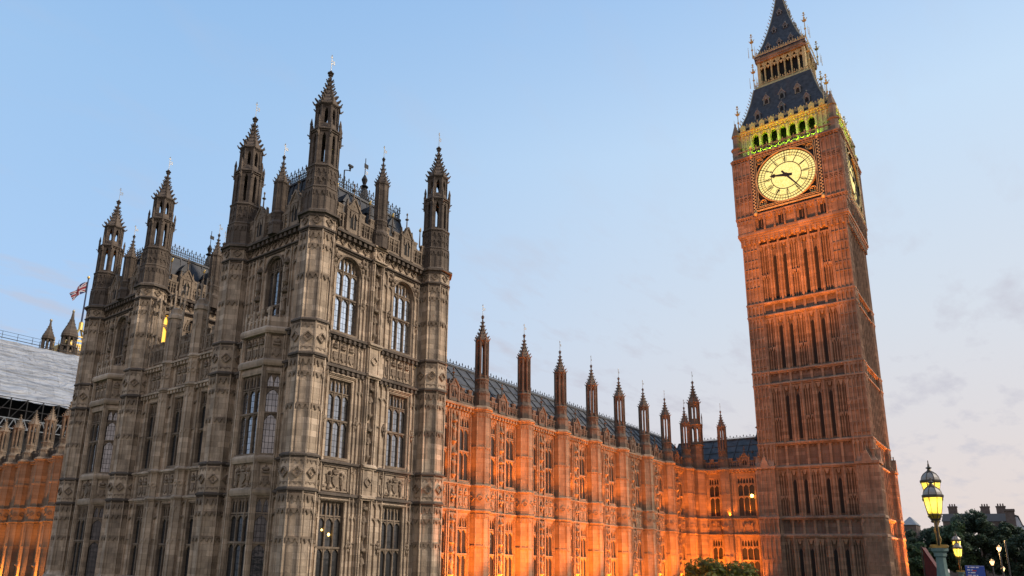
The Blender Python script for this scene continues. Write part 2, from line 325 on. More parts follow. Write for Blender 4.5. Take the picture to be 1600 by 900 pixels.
def open_stage(b, a, z0, z1, pw=.34):
    """octagonal belfry stage: eight corner piers, open slits with arched heads"""
    fw = 2 * a * math.tan(PI / 8)
    def f(q):
        for s in (-1, 1): q.box(s * fw / 2 - (fw * pw if s > 0 else 0), s * fw / 2 + (0 if s > 0 else fw * pw), a - .16, a, z0, z1)
        for s in (-1, 1): q.box(s * fw / 2 - .03, s * fw / 2 + .03, a - .05, a + .07, z0, z1 - .05)
        hw = fw / 2 - fw * pw
        q.prism([(-hw, z1), (-hw, z1 - .5), (-hw * .5, z1 - .28), (0, z1 - .16), (hw * .5, z1 - .28), (hw, z1 - .5), (hw, z1)], a - .14, a - .02)
        q.box(-hw, hw, a - .14, a - .03, z0 + (z1 - z0) * .0, z0 + (z1 - z0) * .10)
    each_face(b, f)
    b.ngon([(a - .05, z0 - .06), (a - .05, z0 + .02)]); b.ngon([(a - .05, z1 - .12), (a - .02, z1)])
Z3B, Z3, Z4B, Z4, Z5L, Z5U, ZG = 3.45, 5.39, 11.36, 13.45, 19.40, 20.42, -6.2
@memo
def turret_shaft():
    a = 1.0; b = MB(); b.ngon([(a, ZG), (a, Z5U + .1)]); b.ngon([(a + .25, ZG), (a + .25, -2.3), (a, -1.9)])
    b.mi = 1
    for z in (Z3B, Z3, Z4B, Z4, Z5L): ring(b, a, z)
    ring(b, a, Z5U, .3, .42); b.mi = 0
    for z0, z1 in ((Z3B, Z3), (Z4B, Z4), (Z5L, Z5U)): b.ngon([(a + .06, z0), (a + .06, z1)])
    fw = 2 * a * math.tan(PI / 8)
    def f(q):
        q.mi = 0; q.box(fw / 2 - .045, fw / 2 + .045, a - .05, a + .09, ZG, Z5U)
        for z0, z1 in ((-1.8, Z3B), (Z3, Z4B), (Z4, Z5L)):
            for s in (-1, 1): q.box(s * fw * .28 - .018, s * fw * .28 + .018, a, a + .03, z0, z1 - .5)
            q.mi = 2; q.heads(-fw * .42, fw * .42, z1 - .25, 2, .42, .055, a, a + .10)
            q.heads(-fw * .42, fw * .42, z1 - 1.05, 2, .30, .05, a, a + .09)
            m = z0 + (z1 - z0) * .5; q.heads(-fw * .42, fw * .42, m, 2, .3, .05, a, a + .09); q.box(-fw * .45, fw * .45, a, a + .035, m, m + .06); q.mi = 0
        for z0, z1 in ((Z3B, Z3), (Z4B, Z4)):
            q.mi = 2; m = (z0 + z1) / 2; q.diamond(0, m, .30, .07, a + .05, a + .17); q.blob((0, a + .06, m), .10, .06, .12, 5); q.heads(-fw * .42, fw * .42, z1 - .22, 2, .25, .045, a + .05, a + .10)
            q.heads(-fw * .42, fw * .42, z0 + .45, 2, .16, .04, a + .05, a + .09)
        m = (Z5L + Z5U) / 2; q.diamond(0, m, .27, .08, a + .05, a + .14); q.blob((0, a + .06, m), .09, .05, .09, 5)
    each_face(b, f)
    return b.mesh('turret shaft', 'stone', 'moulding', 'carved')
@memo
def turret_top():
    """stages above the parapet: panelled drum, tall open belfry, crown, small lantern"""
    b = MB(); a = .96; z0 = Z5U + .2
    b.ngon([(1.0, z0 - .2), (1.0, z0 + 1.5), (.97, z0 + 1.62), (.93, z0 + 1.7), (.93, z0 + 3.1)]); ring(b, .97, z0 + 1.62, .06, .14); ring(b, .93, z0 + 3.1, .1, .2)
    def f(q):
        fw = .79
        q.heads(-fw * .42, fw * .42, z0 + 1.4, 2, .35, .05, 1.0, 1.05); q.box(fw / 2 - .03, fw / 2 + .06, .93, 1.03, z0, z0 + 1.5)
        q.heads(-fw * .40, fw * .40, z0 + 2.95, 2, .35, .05, .93, .98); q.heads(-fw * .40, fw * .40, z0 + 2.3, 2, .2, .05, .93, .98); q.box(fw / 2 - .05, fw / 2 + .04, .88, .97, z0 + 1.7, z0 + 3.1)
        q.blob((0, .95, z0 + 2.02), .12, .05, .1, 5); q.box(-.02, .02, .93, .96, z0 + 1.7, z0 + 3.0); q.box(-.02, .02, 1.0, 1.03, z0, z0 + 1.3)
    each_face(b, f)
    open_stage(b, .86, z0 + 3.15, z0 + 5.7)
    ring(b, .86, z0 + 5.75, .14, .24)
    for i in range(8):
        t = 2 * PI * i / 8 + PI / 8; r = 1.0
        b.rod((r * math.sin(t), r * math.cos(t), z0 + 5.2), (r * math.sin(t), r * math.cos(t), z0 + 6.25), .085, 4); b.rod((r * math.sin(t), r * math.cos(t), z0 + 6.25), (r * math.sin(t), r * math.cos(t), z0 + 6.7), .11, 4, .02)
        b.rod((r * math.sin(t), r * math.cos(t), z0 + 5.35), (r * 1.22 * math.sin(t), r * 1.22 * math.cos(t), z0 + 5.45), .06, 4, .03)
    b.ngon([(.80, z0 + 5.8), (.72, z0 + 6.25)])
    open_stage(b, .68, z0 + 6.2, z0 + 7.65, .3); ring(b, .66, z0 + 7.68, .1, .16)
    return b.mesh('turret belfry', 'darkstone')
def turret(parent, x, y):
    px, py, pz = parent.location
    o = part('turret', turret_shaft(), parent, (x - px, y - py, -pz)); part('belfry', turret_top(), o)
    part('spire', spire_mesh(.70, 2.95, 'darkstone'), o, (0, 0, Z5U + 7.85)); part('weathervane', vane_mesh(1.35), o, (0, 0, Z5U + 10.7), random.uniform(-.3, .3))
@memo
def pinnacle_mesh(a, h, slit, m):
    b = MB(); s0, s1 = h * .40, h * .98; b.ngon([(a * 1.28, 0), (a * 1.28, h * .22), (a * 1.0, h * .27), (a, s0)]) ; ring(b, a, s0, a * .14, .2)
    if slit: open_stage(b, a * .96, s0 + .05, s1, .28)
    else: b.ngon([(a * .96, s0), (a * .96, s1)])
    fw = 2 * a * math.tan(PI / 8)
    def f(q):
        q.heads(-fw * .42, fw * .42, s0 - .15, 2, fw * .5, .03, a, a + .04); q.box(fw / 2 - .03, fw / 2 + .03, a - .05, a + .03, h * .26, s0)
        if not slit: q.box(-fw * .3, fw * .3, a * .9, a * .965 + .01, s0 + .3, s1 - .4); q.box(fw / 2 - .03, fw / 2 + .03, a * .9, a * .96 + .04, s0, s1)
        q.box(fw * .64 - .03, fw * .64 + .03, a * 1.2, a * 1.3, 0, h * .22); q.heads(-fw * .5, fw * .5, h * .2, 2, fw * .4, .03, a * 1.28, a * 1.28 + .04)
    each_face(b, f); ring(b, a * .9, s1, a * .22, .16)
    return b.mesh('pinnacle shaft', m)
def pinnacle(parent, x, y, z, a, h, sh, slit=True, m='darkstone', vane=.9):
    px, py, pz = parent.location
    o = part('pinnacle', pinnacle_mesh(a, h, slit, m), parent, (x - px, y - py, z - pz)); part('spire', spire_mesh(a * .95, sh, m, 5), o, (0, 0, h * .98))
    if vane: part('weathervane', vane_mesh(vane), o, (0, 0, h * .98 + sh), random.uniform(-.3, .3))
@memo
def statue_mesh(h, m):
    """niche figure under a canopy, on a corbel"""
    b = MB(); s = h / 2.6
    b.ngon([(.02, 0), (.20 * s, .25 * s), (.24 * s, .32 * s), (.24 * s, .40 * s)], 6)
    b.ngon([(.20 * s, .40 * s), (.16 * s, .8 * s), (.17 * s, 1.15 * s), (.22 * s, 1.45 * s), (.16 * s, 1.58 * s), (.06 * s, 1.62 * s)], 8, flat=False)
    b.blob((0, .02, 1.73 * s), .085 * s, .09 * s, .12 * s, 7); b.rod((-.2 * s, .02, 1.5 * s), (-.1 * s, .2 * s, 1.12 * s), .06 * s, 5); b.rod((.2 * s, .02, 1.5 * s), (.14 * s, .18 * s, 1.2 * s), .06 * s, 5)
    b.ngon([(.14 * s, 1.98 * s), (.27 * s, 2.02 * s), (.27 * s, 2.16 * s), (.16 * s, 2.22 * s), (.04 * s, 2.6 * s)], 6)
    for i in range(3):
        t = (i - 1) * .9; b.rod((.25 * s * math.sin(t), .25 * s * math.cos(t), 1.96 * s), (.25 * s * math.sin(t), .25 * s * math.cos(t), 2.4 * s), .035 * s, 4, .01)
    return b.mesh('niche statue', m)
@memo
def arms_mesh(w, h, seed, m):
    """framed panel with a carved crowned shield between supporters"""
    b = MB(); rnd = random.Random(seed)
    for q in ((-w / 2, -w / 2 + .07, 0, h), (w / 2 - .07, w / 2, 0, h)): b.box(q[0], q[1], -.12, .05, q[2], q[3])
    b.box(-w / 2, w / 2, -.12, .05, 0, .07); b.box(-w / 2, w / 2, -.12, .05, h - .07, h)
    s = h / 1.6; c = h * .43
    b.prism([(-.27 * s, c + .33 * s), (.27 * s, c + .33 * s), (.27 * s, c - .08 * s), (0, c - .42 * s), (-.27 * s, c - .08 * s)], -.13, .08)
    b.box(-.21 * s, .21 * s, -.1, .14, c + .40 * s, c + .50 * s)
    for i in range(5): u = (i - 2) * .095 * s; b.blob((u, .02, c + .60 * s), .055 * s, .08, .13 * s, 5)
    b.blob((0, .04, c + .80 * s), .09 * s, .08, .11 * s, 6)
    for sg in (-1, 1):
        x = min(.52 * s, w / 2 - .26 * s)
        b.blob((sg * x, 0, c + .02 * s), .15 * s, .16, .34 * s, 7); b.blob((sg * (x - .04), .05, c + .46 * s), .12 * s, .13, .14 * s, 6); b.rod((sg * (x - .02), .08, c + .2 * s), (sg * .25 * s, .14, c + .25 * s), .06 * s, 5)
        b.rod((sg * x, .05, c - .25 * s), (sg * (x + .06), .06, c - .55 * s), .08 * s, 5); b.rod((sg * (x + .1 * s), .03, c - .2 * s), (sg * (x + .22 * s), .05, c + .4 * s), .04 * s, 5)
    for i in range(9): b.blob((rnd.uniform(-w * .42, w * .42), -.02, rnd.uniform(.12, h * .2)), .12 * s, .10, .07 * s, 5)
    for i in range(10): b.blob((rnd.choice((-1, 1)) * rnd.uniform(w * .25, w * .44), -.05, rnd.uniform(.2, h - .15)), .07 * s, .08, .09 * s, 5)
    return b.mesh('carved arms', m)
@memo
def crowns_mesh(w, h, n, m):
    b = MB(); p = w / n; b.box(-w / 2, w / 2, -.12, .05, 0, .06); b.box(-w / 2, w / 2, -.12, .05, h - .06, h)
    for i in range(n + 1): b.box(-w / 2 + i * p - .035, -w / 2 + i * p + .035, -.12, .05, 0, h)
    for i in range(n):
        c = -w / 2 + (i + .5) * p; s = min(p / .75, h / 1.55)
        b.blob((c, 0, h - .42 * s), .25 * s, .16, .15 * s, 7); b.box(c - .22 * s, c + .22 * s, -.1, .12, h - .66 * s, h - .56 * s); b.blob((c, .05, h - .22 * s), .06 * s, .07, .08 * s, 5)
        b.prism([(c - .2 * s, h * .48), (c + .2 * s, h * .48), (c + .2 * s, h * .26), (c, h * .09), (c - .2 * s, h * .26)], -.13, .06)
        for sg in (-1, 1): b.blob((c + sg * .24 * s, -.03, h * .22), .08 * s, .1, .14 * s, 5); b.blob((c + sg * .1 * s, .05, h * .36), .07 * s, .04, .07 * s, 5)
    return b.mesh('carved crowns', m)
@memo
def boss_mesh(s, m):
    """leafy boss"""
    b = MB()
    for a, c in ((0, .24), (0, -.24), (.17, 0), (-.17, 0)): b.blob((a * s, .06, c * s), .12 * s, .13 * s, .15 * s, 5)
    b.blob((0, .09, 0), .1 * s, .14 * s, .12 * s, 6); b.rod((0, .06, -.5 * s), (0, .06, .5 * s), .04 * s, 4)
    return b.mesh('carved boss', m)
@memo
def cresting_mesh(L, h, step, m):
    b = MB(); n = max(2, int(L / step)); b.box(-L / 2, L / 2, -.03, .03, 0, .07); b.box(-L / 2, L / 2, -.02, .02, h * .42, h * .48)
    for i in range(n + 1):
        u = -L / 2 + i * L / n; k = 1.0 if i % 2 else .72
        b.box(u - .018, u + .018, -.018, .018, 0, h * k); b.box(u - .1, u + .1, -.015, .015, h * (k - .20), h * (k - .14)); b.prism([(u - .06, h * k - .02), (u, h * k + .13), (u + .06, h * k - .02), (u, h * k - .12)], -.02, .02)
        if i < n: b.diamond(u + L / n / 2, h * .25, min(.1, L / n * .4), .03, -.015, .015)
    return b.mesh('cresting', m)
@memo
def parapet_mesh(L, h, m, step, gab):
    """pierced parapet: coping, rail, little panels, and gablets at the offsets in gab"""
    b = MB(); b.box(-L / 2, L / 2, -.18, .06, 0, .16); n = max(1, int(L / step)); w = L / n
    b.box(-L / 2, L / 2, -.18, .07, h * .62, h * .70)
    for i in range(n + 1):
        u = -L / 2 + i * w; b.box(u - .05, u + .05, -.18, .09, .16, h * .66)
        if i < n: b.box(u + w / 2 - .03, u + w / 2 + .03, -.12, .04, .16, h * .62)
    for i in range(n):
        u = -L / 2 + i * w; b.heads(u + .04, u + w - .04, h * .62, 2, .24, .05, -.10, .03); b.heads(u + .04, u + w - .04, h * .40, 2, .12, .04, -.08, .02)
        if i % 2 == 0: b.box(u + .02, u + w - .02, -.17, .05, h * .70, h * .93); b.box(u - .02, u + w + .02, -.2, .09, h * .93, h); b.heads(u + .05, u + w - .05, h * .92, 2, .12, .03, .05, .08)
    for g in gab:
        gw = .46
        b.box(g - gw, g + gw, -.2, .12, 0, h * .95); b.prism([(g - gw - .1, h * .92), (g + gw + .1, h * .92), (g, h * 1.42)], -.2, .16)
        b.heads(g - gw * .7, g + gw * .7, h * .88, 1, .5, .07, .12, .2); b.mi = 1; b.prism([(g - gw * .55, .3), (g + gw * .55, .3), (g + gw * .55, h * .72), (g, h * 1.05), (g - gw * .55, h * .72)], .10, .125); b.mi = 0; b.box(g - .04, g + .04, .1, .17, .3, h * .9); b.blob((g, .12, h * 1.12), .12, .1, .12, 6)  # niche is a flat black patch, its shade painted on
        for q in (-1, 1): b.bar((g + q * (gw + .08), h * .93), (g, h * 1.43), .1, .12, .24)
        for s in (-1, 1):
            b.box(g + s * (gw + .08) - .1, g + s * (gw + .08) + .1, -.15, .2, 0, h * 1.02); b.prism([(g + s * (gw + .08) - .1, h * 1.02), (g + s * (gw + .08) + .1, h * 1.02), (g + s * (gw + .08), h * 1.35)], -.1, .1)
            for k in range(3): t = (k + .5) / 3; b.blob((g + s * (gw + .1) * (1 - t), .02, h * (.95 + .5 * t)), .09, .1, .1, 5)
        b.rod((g, 0, h * 1.35), (g, 0, h * 2.05), .06, 5, .03); b.blob((g, 0, h * 1.82), .15, .15, .07, 6); b.blob((g, 0, h * 2.05), .07, .07, .12, 6)
    return b.mesh('parapet', m, 'dark')
@memo
def beast_mesh():
    b = MB(); b.rod((0, 0, 0), (0, 0, 1.2), .06, 6, .035); b.mi = 1; b.blob((0, 0, 1.32), .10, .10, .14, 7); b.blob((.05, 0, 1.5), .06, .05, .08, 6); return b.mesh('gilt finial', 'darkstone', 'gold')

# ------------------------------------------------------------------ the two pavilion towers at the river end
def facade_common(t, T, u0, u1):
    """each string course of a facade as a part of its own"""
    for z, p, h, bs in ((Z3B, .2, .24, 0), (Z3, .2, .24, 0), (Z4B, .3, .34, .42), (Z4, .3, .34, .42), (Z5L, .24, .26, 0), (Z5U, .42, .42, .46)):
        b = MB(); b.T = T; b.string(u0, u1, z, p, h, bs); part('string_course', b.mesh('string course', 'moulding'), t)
def diamond_row(b, u0, u1, d):
    b.mi = 1; n = max(1, int((u1 - u0) / .62)); w = (u1 - u0) / n; m = (Z5L + Z5U) / 2
    for i in range(n): b.diamond(u0 + (i + .5) * w, m, .25, .07, d, d + .09); b.blob((u0 + (i + .5) * w, d + .02, m), .09, .07, .09, 5)
    b.mi = 0
def panels(b, u0, u1, d):
    """tall blind panels beside a window, through the three storeys"""
    w = u1 - u0; n = max(1, round(w / .42))
    for z0, z1 in ((ZG, Z3B), (Z3, Z4B), (Z4, Z5L)):
        for i in range(n + 1): u = u0 + i * w / n; b.box(u - .035, u + .035, d, d + .12, z0, z1)
        b.mi = 1; b.heads(u0 + .02, u1 - .02, z1 - .22, n, .34, .05, d, d + .11)
        b.heads(u0 + .02, u1 - .02, z1 - 1.2, n, .25, .06, d, d + .10); m = z0 + (z1 - z0) * .46 if z0 > 0 else .6
        b.box(u0, u1, d, d + .09, m, m + .07); b.mi = 0
    for z0, z1 in ((Z3B, Z3), (Z4B, Z4)): b.box(u0, u0 + .06, d, d + .12, z0, z1); b.box(u1 - .06, u1, d, d + .12, z0, z1)
def pavilion(y0, L, label, lit=False, full=True):
    """one tower: near corner turret at (0, y0), XB wide along x, L deep along y"""
    XB = 11.4; t = thing('palace_tower', label, 'tower', (XB / 2, y0 + L / 2, ZG), 'corner towers at the river end')
    bx, by, bz = t.location
    # north wall
    oN = (0, y0 + .3); b = MB(); b.T = Matrix.Translation((oN[0] - bx, oN[1] - by, -bz))
    wins = [(3.3, 2.05, 13.72, 5.2, 3, True, 'glass_sky'), (8.5, 2.0, 13.72, 5.2, 3, True, 'glass_sky'), (3.25, 1.95, 5.68, 5.05, 3, False, 'glass'), (8.5, 1.95, 5.68, 5.05, 3, False, 'glass'), (3.22, 1.98, -2.2, 5.35, 3, False, 'glass_dark'), (8.45, 1.98, -2.2, 5.35, 3, False, 'glass_dark')]
    if not full: wins = [(2.25, 1.7, 13.9, 5.0, 2, True, 'lit'), (4.3, 1.15, 13.9, 5.0, 2, True, 'glass'), (8.5, 2.0, 13.72, 5.2, 3, True, 'glass')]
    b.wall(.6, XB - .6, ZG, Z5U + .2, [(u - w / 2, u + w / 2, z, z + h) for u, w, z, h, *_ in wins], .55)
    facade_common(t, b.T, .8, XB - .8); diamond_row(b, .95, 5.0, 0); diamond_row(b, 6.4, XB - .95, 0)
    if full:
        panels(b, 1.15, 2.05, 0); panels(b, 4.45, 5.1, 0); panels(b, 6.3, 7.3, 0); panels(b, 9.62, 10.35, 0)
        # middle buttress with its niches
        for s in (-1, 1): b.box(5.7 + s * .42 - .13, 5.7 + s * .42 + .13, 0, .28, ZG, Z5U + .3); b.box(5.7 + s * .42 - .05, 5.7 + s * .42 + .05, .28, .36, ZG, Z5U)
        for z in (Z3B, Z3, Z4B, Z4, Z5L, Z5U): b.string(5.1, 6.3, z, .24, .28, 0, .28)
        for z0, z1 in ((Z3B, Z3), (Z4B, Z4), (Z5L, Z5U)): b.box(5.25, 6.15, 0, .3, z0, z1); b.diamond(5.7, (z0 + z1) / 2, .3, .07, .3, .39)
        for u, w in ((3.3, 2.3), (8.5, 2.3)):
            b.string(u - w / 2, u + w / 2, 10.95, .14, .18); b.string(u - w / 2, u + w / 2, 3.22 - .02, .1, .12)
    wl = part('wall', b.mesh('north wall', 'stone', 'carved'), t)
    for u, w, z, h, n, ar, gm in wins: window(t, 'N', oN, u, z, w, h, n, (.47,), ar, .32, gm)
    if full:
        for u in (3.25, 8.48):
            part('carved_panel', arms_mesh(2.1, 1.55, int(u), 'carved'), t, (oN[0] + u - bx, oN[1] - by - .02, 3.64 - bz)); part('carved_panel', crowns_mesh(2.0, 1.6, 3, 'carved'), t, (oN[0] + u - bx, oN[1] - by - .02, 11.6 - bz))
            for du in (-1.32, 1.32):
                for z, h in ((3.62, 1.6), (11.58, 1.65)): part('carved_panel', crowns_mesh(.42, h, 1, 'carved'), t, (oN[0] + u + du - bx, oN[1] - by, z - bz))
                for z in (8.0, 16.0, .4): part('carved_boss', boss_mesh(.9, 'carved'), t, (oN[0] + u + du * 1.02 - bx, oN[1] - by, z - bz))
            for du in (-1.0, 1.0): part('carved_boss', boss_mesh(1.3, 'carved'), t, (oN[0] + u + du * 1.2 - bx, oN[1] - by, 18.7 - bz))
        for z in (-1.8, .75, 5.75, 8.45, 13.9, 16.5): part('statue', statue_mesh(2.55, 'carved'), t, (oN[0] + 5.7 - bx, oN[1] - .06 - by, z - bz))
    # east wall with its two-storey oriel
    oE = (.3, y0 + L); b = MB(); b.T = Matrix.Translation((oE[0] - bx, oE[1] - by, -bz)) @ RE; c = L / 2
    ew = [(c, 1.75, 14.75, 4.2, 3, True, 'glass'), (c - 1.45, .5, 14.75, 3.4, 1, False, 'glass_dark'), (c + 1.45, .5, 14.75, 3.4, 1, False, 'glass_dark')][:1]
    b.wall(.6, L - .6, ZG, Z5U + .2, [(u - w / 2, u + w / 2, z, z + h) for u, w, z, h, *_ in ew], .55)
    facade_common(t, b.T, .8, L - .8); diamond_row(b, .95, L - .95, 0)
    panels(b, .95, c - 2.0, 0); panels(b, c + 2.0, L - .95, 0); panels(b, c - 1.75, c - 1.15, 0); panels(b, c + 1.15, c + 1.75, 0)
    part('wall', b.mesh('east wall', 'stone', 'carved'), t)
    for u, w, z, h, n, ar, gm in ew: window(t, 'E', oE, u, z, w, h, n, (.2,), ar, .32, gm)
    for du in (-1.45, 1.45):
        for z in (14.6, 16.6): part('statue', statue_mesh(2.0, 'carved'), t, tuple(Vector(on('E', oE, c + du, z, .12)) - t.location), ANG['E'])
    b = MB(); pl = [(-1.95, 0), (-1.2, .85), (1.2, .85), (1.95, 0)]
    for (u, d) in pl: b.plan([(u - .13, d - .13), (u + .13, d - .13), (u + .13, d + .13), (u - .13, d + .13)], ZG, 13.4); b.plan([(u - .05, d - .05), (u + .05, d - .05), (u + .05, d + .22), (u - .05, d + .22)], ZG, 13.4)
    for z0, z1 in ((ZG, -2.2), (3.17, 5.68), (10.75, 13.6)): b.loft([[(u, d, z) for u, d in pl] for z in (z0, z1)])
    for z, p in ((Z3B, .18), (Z3, .2), (Z4B, .3), (Z4, .34), (10.9, .12)):
        q = [(-1.95 - p, 0), (-1.2 - p * .5, .85 + p), (1.2 + p * .5, .85 + p), (1.95 + p, 0)]; b.loft([[(u * k, d * k, z + h) for u, d in q] for k, h in ((.96, -.22), (1, -.06), (1, .1), (.93, .24))])
    b.loft([[(u * 1.02, d * 1.05, z) for u, d in pl] for z in (13.6, 14.35)])
    for i in range(7): u = -1.2 + i * .4; b.box(u - .09, u + .09, .8, .98, 13.6, 14.95 if i % 2 == 0 else 14.4); b.heads(u, u + .4, 14.3, 1, .3, .05, .85, .95) if i < 6 else None
    for s in (-1, 1):
        b.box(s * 1.95 - .12, s * 1.95 + .12, -.1, .14, 13.4, 15.1)
    for i in range(5): b.blob((-1.0 + i * .5, .9, 14.75), .12, .1, .16, 6)
    part('oriel', b.mesh('oriel bay', 'stone'), t, tuple(Vector(on('E', oE, c, 0)) - t.location), ANG['E'])
    an = math.atan2(.85, .75)
    for z, h, gm in ((5.68, 5.07, 'glass'), (-2.2, 5.37, 'glass_dark')):
        window(t, 'E', oE, c, z, 2.14, h, 3, (.5,), False, .2, gm, d=.88)
        for s in (-1, 1):
            x, y, zz = on('E', oE, c + s * 1.575, z, .45)
            o = part('window', window_mesh(.86, h, 1, (.5,), False, .2, 'carved'), t, (x - bx, y - by, zz - bz), ANG['E'] + s * an)
            part('glass', glass_mesh(.86, h, .2, 'glass_mid' if z > 0 else 'glass_dark'), o)
    for z, me in ((3.62, arms_mesh(2.1, 1.6, 5, 'carved')), (11.58, crowns_mesh(2.0, 1.6, 3, 'carved'))): part('carved_panel', me, t, tuple(Vector(on('E', oE, c, z, .87)) - t.location), ANG['E'])
    for s in (-1, 1):
        part('carved_panel', crowns_mesh(.75, 1.6, 1, 'carved'), t, tuple(Vector(on('E', oE, c + s * 1.575, 3.62, .44)) - t.location), ANG['E'] + s * an); part('carved_panel', crowns_mesh(.5, 1.6, 1, 'carved'), t, tuple(Vector(on('E', oE, c + s * 2.35, 3.62, 0)) - t.location), ANG['E'])
        part('carved_panel', crowns_mesh(.75, 1.6, 1, 'carved'), t, tuple(Vector(on('E', oE, c + s * 1.575, 11.58, .44)) - t.location), ANG['E'] + s * an)
    # plain south and west walls, floor of the roof
    b = MB(); b.T = Matrix.Translation((-bx, -by, -bz)); b.box(.6, XB - .3, -(y0 + L - .3), -(y0 + 1.2), ZG, Z5U + .1); part('wall', b.mesh('inner walls', 'stone'), t)
    for x, y in ((.3, y0), (.3, y0 + L), (XB, y0), (XB, y0 + L)): turret(t, x, y)
    # parapets, middle pinnacles
    zp = Z5U + .22
    for (u0, u1), g in (((.9, 5.25), 3.2), ((6.15, XB - .9), 8.4)): part('parapet', parapet_mesh(round(u1 - u0, 2), 1.75, 'parapet', .48, (round(g - (u0 + u1) / 2, 2),)), t, ((u0 + u1) / 2 - bx, oN[1] - .1 - by, zp - bz))
    for face, pos, ln in (('E', (oE[0], y0 + L / 2), L - 1.8), ('S', (XB / 2, y0 + L - .2), XB - 1.8), ('W', (XB - .2, y0 + L / 2), L - 1.8)): part('parapet', parapet_mesh(round(ln, 2), 1.75, 'parapet', .48, (-1.9, 1.9)), t, (pos[0] - bx - (.1 if face == 'E' else 0), pos[1] - by, zp - bz), ANG[face])
    for x, y, ph in ((5.7, oN[1] - .15, 5.0), (oE[0] - .1, y0 + L / 2, 3.9), (5.7, y0 + L - .2, 5.0)): pinnacle(t, x, y, Z5U, .44, ph, 2.2, False, 'darkstone', .9)
    for u in (1.75, 4.75, 7.0, 9.9): part('gilt_finial', beast_mesh(), t, (u - bx, oN[1] - .05 - by, zp + 1.6 - bz))
    # mansard roof with iron cresting
    b = MB(); b.T = Matrix.Translation((XB / 2 - bx, y0 + L / 2 - by, -bz)); hx, hy = XB / 2 - 1.1, L / 2 - 1.2; ix, iy = .45, 1.25
    b.loft([[(-hx, -hy, Z5U), (hx, -hy, Z5U), (hx, hy, Z5U), (-hx, hy, Z5U)], [(-hx + ix * .2, -hy + iy * .2, Z5U + 1.6), (hx - ix * .2, -hy + iy * .2, Z5U + 1.6), (hx - ix * .2, hy - iy * .2, Z5U + 1.6), (-hx + ix * .2, hy - iy * .2, Z5U + 1.6)], [(-hx + ix, -hy + iy, 25.0), (hx - ix, -hy + iy, 25.0), (hx - ix, hy - iy, 25.0), (-hx + ix, hy - iy, 25.0)]])
    for i in range(9):
        k = -1 + i / 4
        for s in (-1, 1): b.rod((k * hx, s * (hy + .02), Z5U), (k * (hx - ix), s * (hy - iy + .02), 25.05), .06, 4); b.rod((s * (hx + .02), k * hy, Z5U), (s * (hx - ix + .02), k * (hy - iy), 25.05), .06, 4)
    b.box(-hx + ix - .1, hx - ix + .1, -hy + iy - .1, hy - iy + .1, 24.95, 25.12)
    for u in (-2.2, 0, 2.2):
        b.box(u - .3, u + .3, hy - .9, hy - .05, 22.2, 23.4); b.prism([(u - .4, 23.4), (u + .4, 23.4), (u, 24.1)], hy - .9, hy)
    rf = part('roof', b.mesh('mansard roof', 'blackroof'), t)
    for s in (-1, 1):
        part('cresting', cresting_mesh(round(2 * (hx - ix), 2), .95, .2, 'iron'), rf, (XB / 2 - bx, y0 + L / 2 + s * (hy - iy) - by, 25.1 - bz)); part('cresting', cresting_mesh(round(2 * (hy - iy), 2), .95, .2, 'iron'), rf, (XB / 2 + s * (hx - ix) - bx, y0 + L / 2 - by, 25.1 - bz), PI / 2)
    b = MB(); b.ngon([(.75, 0), (.55, .7), (.3, 1.0), (.12, 1.9), (.3, 2.0), (.1, 2.2), (.22, 2.6), (.05, 3.0)], 8); b.rod((0, 0, 2.9), (0, 0, 4.4), .03, 4); b.box(-.1, .3, -.01, .01, 3.6, 3.95)
    part('roof_finial', b.mesh('iron finial', 'iron'), rf, (XB / 2 + .9 - bx, y0 + L / 2 - hy + iy + .6 - by, 24.6 - bz)); part('roof_finial', CACHE.setdefault('rf', b.mesh('iron finial', 'iron')), rf, (XB - 3.2 - bx, y0 + L / 2 + .6 - by, 23.9 - bz))
    return t
t1 = pavilion(0, 8.4, 'big nearest stone tower with four tall corner turrets and bright upper windows')
t2 = pavilion(20.7, 8.78, 'farther stone corner tower at left with one glowing yellow window', True, False)
t2['label'] = 'farther left stone tower with four corner turrets and one glowing yellow window'

# warm lamps seen through the low windows of the near tower
def bulb(parent, x, y, z, r=.09):
    b = MB(); b.ngon([(r * .5, -r), (r, -r * .2), (r * .8, r * .7), (r * .3, r)], 8, flat=False); part('lamp', b.mesh('bulb', 'bulb'), parent, (x - parent.location.x, y - parent.location.y, z - parent.location.z))
bulb(t1, 3.3, .6, 1.1); bulb(t1, 2.75, .6, 1.35, .06)

